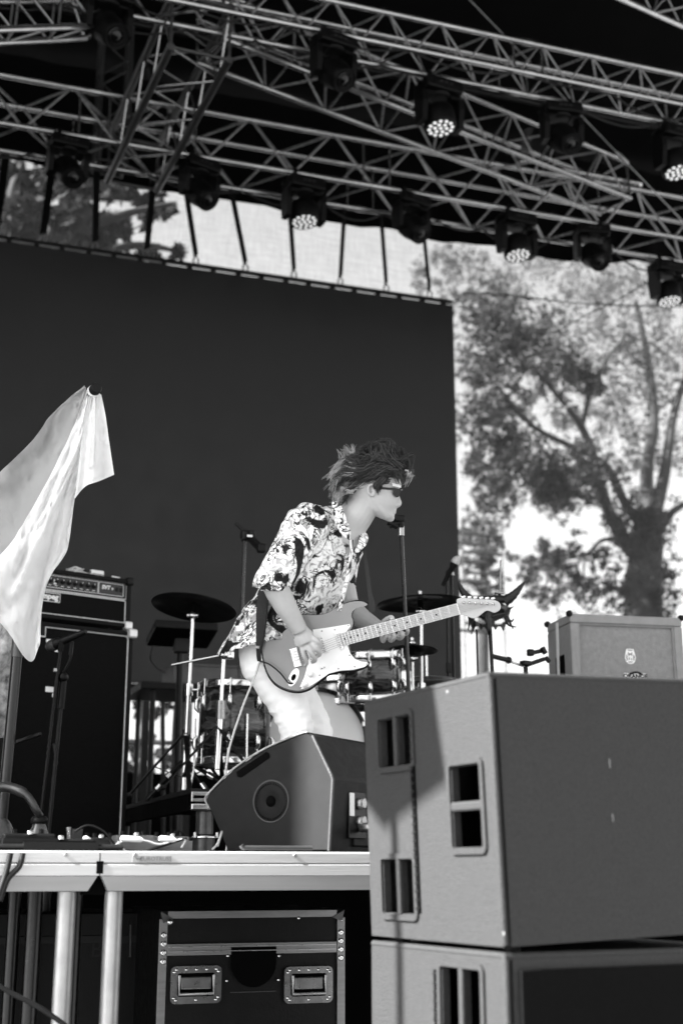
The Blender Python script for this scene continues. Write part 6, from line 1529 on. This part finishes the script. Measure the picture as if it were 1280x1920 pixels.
# --- trousers and shoes
tp = [tubep([(500, 1185, .06), (500, 1222, .045), (508, 1262, .04)], [.10, .112, .108], 20, 4, flat=1, up=None)]
tp.append(tubep([(499, 1240, .03), (529, 1300, .015), (557, 1366, -.02), (556, 1400, -.02), (546, 1470, .02), (530, 1560, .09), (528, 1588, .09)], [.102, .083, .066, .062, .060, .058, .062], 20, 6))
tp.append(tubep([(510, 1240, .14), (550, 1300, .14), (586, 1362, .12), (589, 1396, .10), (584, 1470, .14), (580, 1560, .17), (578, 1588, .17)], [.108, .088, .068, .062, .058, .056, .060], 20, 6))
vs, ns, fs = remesh(tp, .008, 6, .5)
def wt(p):
    x, y = proj(p); q = p - pr.location; k = math.exp(-((y - 1360) / 26) ** 2)
    return .005 * noise.noise(V((q.x * 10, q.y * 8, q.z * 9))) + (.002 + .008 * k) * (.5 - 2 * abs(noise.noise(V((q.x * 10 + q.z * 20, q.y * 8, q.z * 24 - q.x * 12))))) - .004 * abs(noise.noise(V((q.x * 30 - q.z * 14, q.y * 20, q.z * 16 + q.x * 8))))
tr_ = MB(); tr_.add([p + n_ * wt(p) for p, n_ in zip(vs, ns)], fs, True); tro = tr_.build('trousers', 'trousers', pr)
for px, dz, k in ((535, .05, 0), (588, .13, 1)):
    c = pp(px, 1590, dz); c.z = ZD
    s = ellrings([(c + VR * (-.10) + V((0, 0, .045)), VF * .02, V((0, 0, .035)), .9), (c + VR * (-.07) + V((0, 0, .05)), VF * .045, V((0, 0, .048)), .8), (c + V((0, 0, .05)), VF * .048, V((0, 0, .048)), .75), (c + VR * .10 + V((0, 0, .036)), VF * .05, V((0, 0, .034)), .75), (c + VR * .17 + V((0, 0, .028)), VF * .035, V((0, 0, .026)), .8)], 20)
    s.build('shoe', 'rubber', pr)

# ================================================================ ELECTRIC GUITAR
GZ = -.120                                                     # face of the body, in front of the shirt
gn = (-VF + VU * .06 + VR * -.08).normalized(); go = pp(575, 1220, GZ)
def gp(x, y, lift=0.0):                                        # photo crop coordinates -> guitar face plane
    px, py = 400 + x / 2.1333, 800 + y / 2.1333; r = ray(px, py); return CAM + r * ((go - CAM).dot(gn) / r.dot(gn)) + gn * lift
gt = thing('electric_guitar', gp(350, 930), 'grey sunburst-edged electric guitar with white pickguard in the guitarist\'s hands', 'guitar')
ol_ = spline([(618, 703), (600, 695), (570, 694), (535, 702), (495, 722), (455, 744), (410, 752), (350, 750), (290, 750), (235, 764), (204, 790), (190, 830), (188, 880), (196, 940), (214, 995), (245, 1036), (290, 1060), (340, 1068), (385, 1056), (425, 1026), (462, 998), (510, 986), (565, 982), (606, 968), (624, 950), (614, 938), (585, 937), (560, 926), (545, 905), (540, 876), (536, 850), (545, 822), (560, 800), (562, 775), (556, 755), (562, 735), (585, 720), (612, 714), (622, 708)], 4)
body_out = [gp(a, b) for a, b in ol_]
gb = MB(); gb.prism([p - gn * .044 for p in body_out], gn * .043, .006); gb.build('body', 'guitar_dark', gt)
# the paler top leaves a dark edge along the lower side
cgx, cgy = 400, 890
top = [gp(cgx + (a - cgx) * .972 , cgy + (b - cgy) * .955 - 4, .0) for a, b in ol_]
MB().prism([p - gn * .0008 for p in top], gn * .0016).build('top', 'guitar_top', gt)
pg = [(398, 812), (450, 805), (545, 790), (548, 800), (530, 822), (532, 850), (538, 880), (548, 908), (566, 930), (592, 940), (614, 943), (620, 950), (603, 962), (560, 972), (508, 976), (462, 988), (425, 1014), (385, 1040), (352, 1050), (346, 1040), (362, 1006), (372, 972), (378, 940), (392, 900), (400, 860)]
MB().prism([gp(a, b, .0010) for a, b in pg], gn * .0026).build('pickguard', 'pickguard', gt)
for a, b in ((540, 796), (434, 818), (486, 812), (614, 950), (565, 960), (500, 968), (425, 995), (350, 1044), (545, 915)): MB().lathe([(.0032, 0), (.0025, .0014), (0, .0016)], gp(a, b, .0034), gn, 8).build('screw', 'steel', gt)
ax = (gp(975, 728) - gp(522, 850)).normalized(); ay = gn.cross(ax).normalized()
Mg = lambda o: frame(o, ax, ay, gn)
for a, b in ((440, 872), (503, 858), (385, 905)):
    pu = MB(Mg(gp(a, b, .0036))).box((0, 0, .0035), (.016, .066, .007), .005, Matrix.Rotation(.1, 4, 'Z')).build('pickup', 'white_plastic', gt)
    for k in range(6): MB(Mg(gp(a, b, .0036))).lathe([(.0025, 0), (.0022, .001), (0, .0012)], (0, -.024 + .0096 * k, .007), (0, 0, 1), 8).build('pole_piece', 'steel', pu)
for a, b in ((388, 990), (365, 1030)): MB().lathe([(.0125, 0), (.0118, .006), (.0095, .014), (0, .0145)], gp(a, b, .0036), gn, 18).build('knob', 'pickguard', gt)
MB().bar(gp(430, 970, .004), gp(446, 962, .004), .0025, .002, up=gn).build('switch_slot', 'recess', gt)
MB().tube([gp(437, 966, .004), gp(440, 962, .018)], [.002, .004], 8).build('selector_switch', 'white_plastic', gt)
br_ = MB(Mg(gp(330, 924, .001))).box((0, 0, .004), (.030, .072, .008), .002).build('bridge', 'chrome', gt)
for k in range(6): MB(Mg(gp(330, 924, .001))).box((.004, -.026 + .0104 * k, .010), (.020, .0085, .006), .001).build('saddle', 'chrome', br_)
jp = gp(321, 1003, .001); jx = (gp(335, 970) - gp(305, 1038)).normalized(); jy = gn.cross(jx)
MB().prism([jp + jx * (.036 * math.cos(a)) + jy * (.0165 * math.sin(a)) for a in np.linspace(0, 2 * math.pi, 25)[:-1]], gn * .002).build('jack_plate', 'chrome', gt)
MB().prism([jp + gn * .002 + jx * (.013 * math.cos(a)) + jy * (.008 * math.sin(a)) for a in np.linspace(0, 2 * math.pi, 17)[:-1]], gn * .0005).build('jack_cup', 'recess', gt)
# neck, fingerboard, frets, head
def nk(t, s, lift): return gp(*(np.array((522, 850)) + (np.array((979, 729)) - np.array((522, 850))) * t + np.array((7.5, 25)) * s * (1 - .12 * t)), lift)
LF = .0115
vs = []; 
for i in range(13):
    t = -.02 + 1.02 * i / 12
    for s, l in ((-1, LF), (1, LF), (1, LF - .008), (.55, LF - .021), (-.55, LF - .021), (-1, LF - .008)): vs.append(nk(t, s, l))
m = MB(); m.add(vs, [(i*6+k, i*6+(k+1) % 6, (i+1)*6+(k+1) % 6, (i+1)*6+k) for i in range(12) for k in range(6)] + [tuple(range(6)), tuple(range(72, 78))]); ne = m.build('neck', 'maple', gt)
scale = 1.30
for k in range(0, 22):
    t = 1 - (1 - 2 ** (-k / 12)) * 1.43
    if t < -.01: break
    MB().bar(nk(t, -.98, LF + .0004), nk(t, .98, LF + .0004), .0024 if k else .004, .0014 if k else .003, up=gn).build('fret' if k else 'nut', 'fret_wire' if k else 'white_plastic', ne)
for k in (3, 5, 7, 9, 12, 15, 17, 19, 21):
    t = 1 - (1 - 2 ** (-(k - .5) / 12)) * 1.43
    for s in ((-.45, .45) if k == 12 else (0,)):
        if t > 0: MB().lathe([(.0032, 0), (.0032, .0003), (0, .0004)], nk(t, s, LF + .0001), gn, 10).build('dot_inlay', 'black_plastic', ne)
hs = spline([(974, 709), (972, 694), (985, 686), (1010, 686), (1060, 690), (1115, 693), (1140, 702), (1149, 718), (1142, 736), (1122, 745), (1104, 738), (1088, 738), (1070, 752), (1048, 767), (1026, 764), (1006, 755), (986, 751)], 3)
MB().prism([gp(a, b, LF - .016) for a, b in hs], gn * .013, .0015).build('headstock', 'maple', gt)
for k in range(6):
    a = 1000 + 23.5 * k; b = 703 + 1.2 * k; o = gp(a, b, LF - .003)
    MB().lathe([(.0052, 0), (.0052, .002), (.0032, .003), (.0032, .011), (0, .0115)], o, gn, 12).build('tuner_post', 'chrome', gt)
    w0 = gp(a, b - 16, LF - .014); w1 = gp(a, b - 27, LF - .014); q = MB(); q.tube([gp(a, b - 8, LF - .014), w0], .003, 8); q.box((w0 + w1) / 2, (.015, .008, .010), .003, Matrix((ax, gn, ay)).transposed().to_4x4()); q.build('tuner_button', 'chrome', gt)
for k in range(6):
    s = -.78 + 1.56 * k / 5; MB().tube([gp(332 + s * 6, 924 + s * 26, .014), nk(0, s, LF + .004), nk(1, s * .92, LF + .0022), gp(1000 + 23.5 * k, 703 + 1.2 * k, LF + .003)], .00055, 4).build('string', 'steel', gt)
MB().lathe([(.003, 0), (.003, .012), (.0075, .014), (.0075, .019), (0, .02)], gp(616, 707, -.02), (gp(640, 708) - gp(610, 706)).normalized(), 12).build('strap_button', 'chrome', gt)
# strap: over the chest to the upper horn, wide behind the arm at the left
st = thing('guitar_strap', gp(610, 600), 'black guitar strap hanging from the guitarist\'s shoulder to the guitar', 'strap')
A = [pp(*p) for p in spline([(674, 1000, .0), (682, 1030, -.04), (688, 1070, -.08), (693, 1110, -.118), (697, 1133, -.130), (697, 1148, -.135)], 4)]
w_ = [.006, .006, .007, .008, .012, .010]; n = len(A); ww = [float(np.interp(i / (n - 1), np.linspace(0, 1, 6), w_)) for i in range(n)]
m = MB(); vs = []
for p, k in zip(A, ww): vs += [p - VR * k, p + VR * k, p + VR * k + VF * .004, p - VR * k + VF * .004]
m.add(vs, [(i*4+k, i*4+(k+1) % 4, (i+1)*4+(k+1) % 4, (i+1)*4+k) for i in range(n - 1) for k in range(4)] + [(0, 1, 2, 3), tuple(range(4*n-4, 4*n))]); m.build('front_band', 'strap', st)
A = [pp(*p) for p in spline([(494, 1108, -.10), (491, 1150, -.135), (488, 1195, -.14), (485, 1225, -.135), (486, 1240, -.12)], 4)]
w_ = [.020, .022, .016, .009, .007]; n = len(A); ww = [float(np.interp(i / (n - 1), np.linspace(0, 1, 5), w_)) for i in range(n)]
m = MB(); vs = []
for p, k in zip(A, ww): vs += [p - VR * k, p + VR * k, p + VR * k + VF * .004, p - VR * k + VF * .004]
m.add(vs, [(i*4+k, i*4+(k+1) % 4, (i+1)*4+(k+1) % 4, (i+1)*4+k) for i in range(n - 1) for k in range(4)] + [(0, 1, 2, 3), tuple(range(4*n-4, 4*n))]); m.build('rear_band', 'strap', st)
MB().tube([V(p) for p in spline([pp(500, 1130, -.15), pp(497, 1170, -.150), pp(488, 1215, -.15), pp(486, 1240, -.14)], 5)], .003, 6).build('loose_tail', 'strap', st)
MB().box(pp(484, 1214, -.146), (.022, .004, .012), .002).build('slide_buckle', 'steel', st)
m = MB(); m.tube([V(p) for p in spline([pp(487, 1240, -.14), pp(505, 1246, -.15), pp(525, 1262, -.15), pp(540, 1280, -.15), pp(548, 1282, -.13)], 6)], .0032, 6); tag(m.build('jack_lead', 'cable'), 'black lead looping into the guitar\'s jack plate', 'cable')
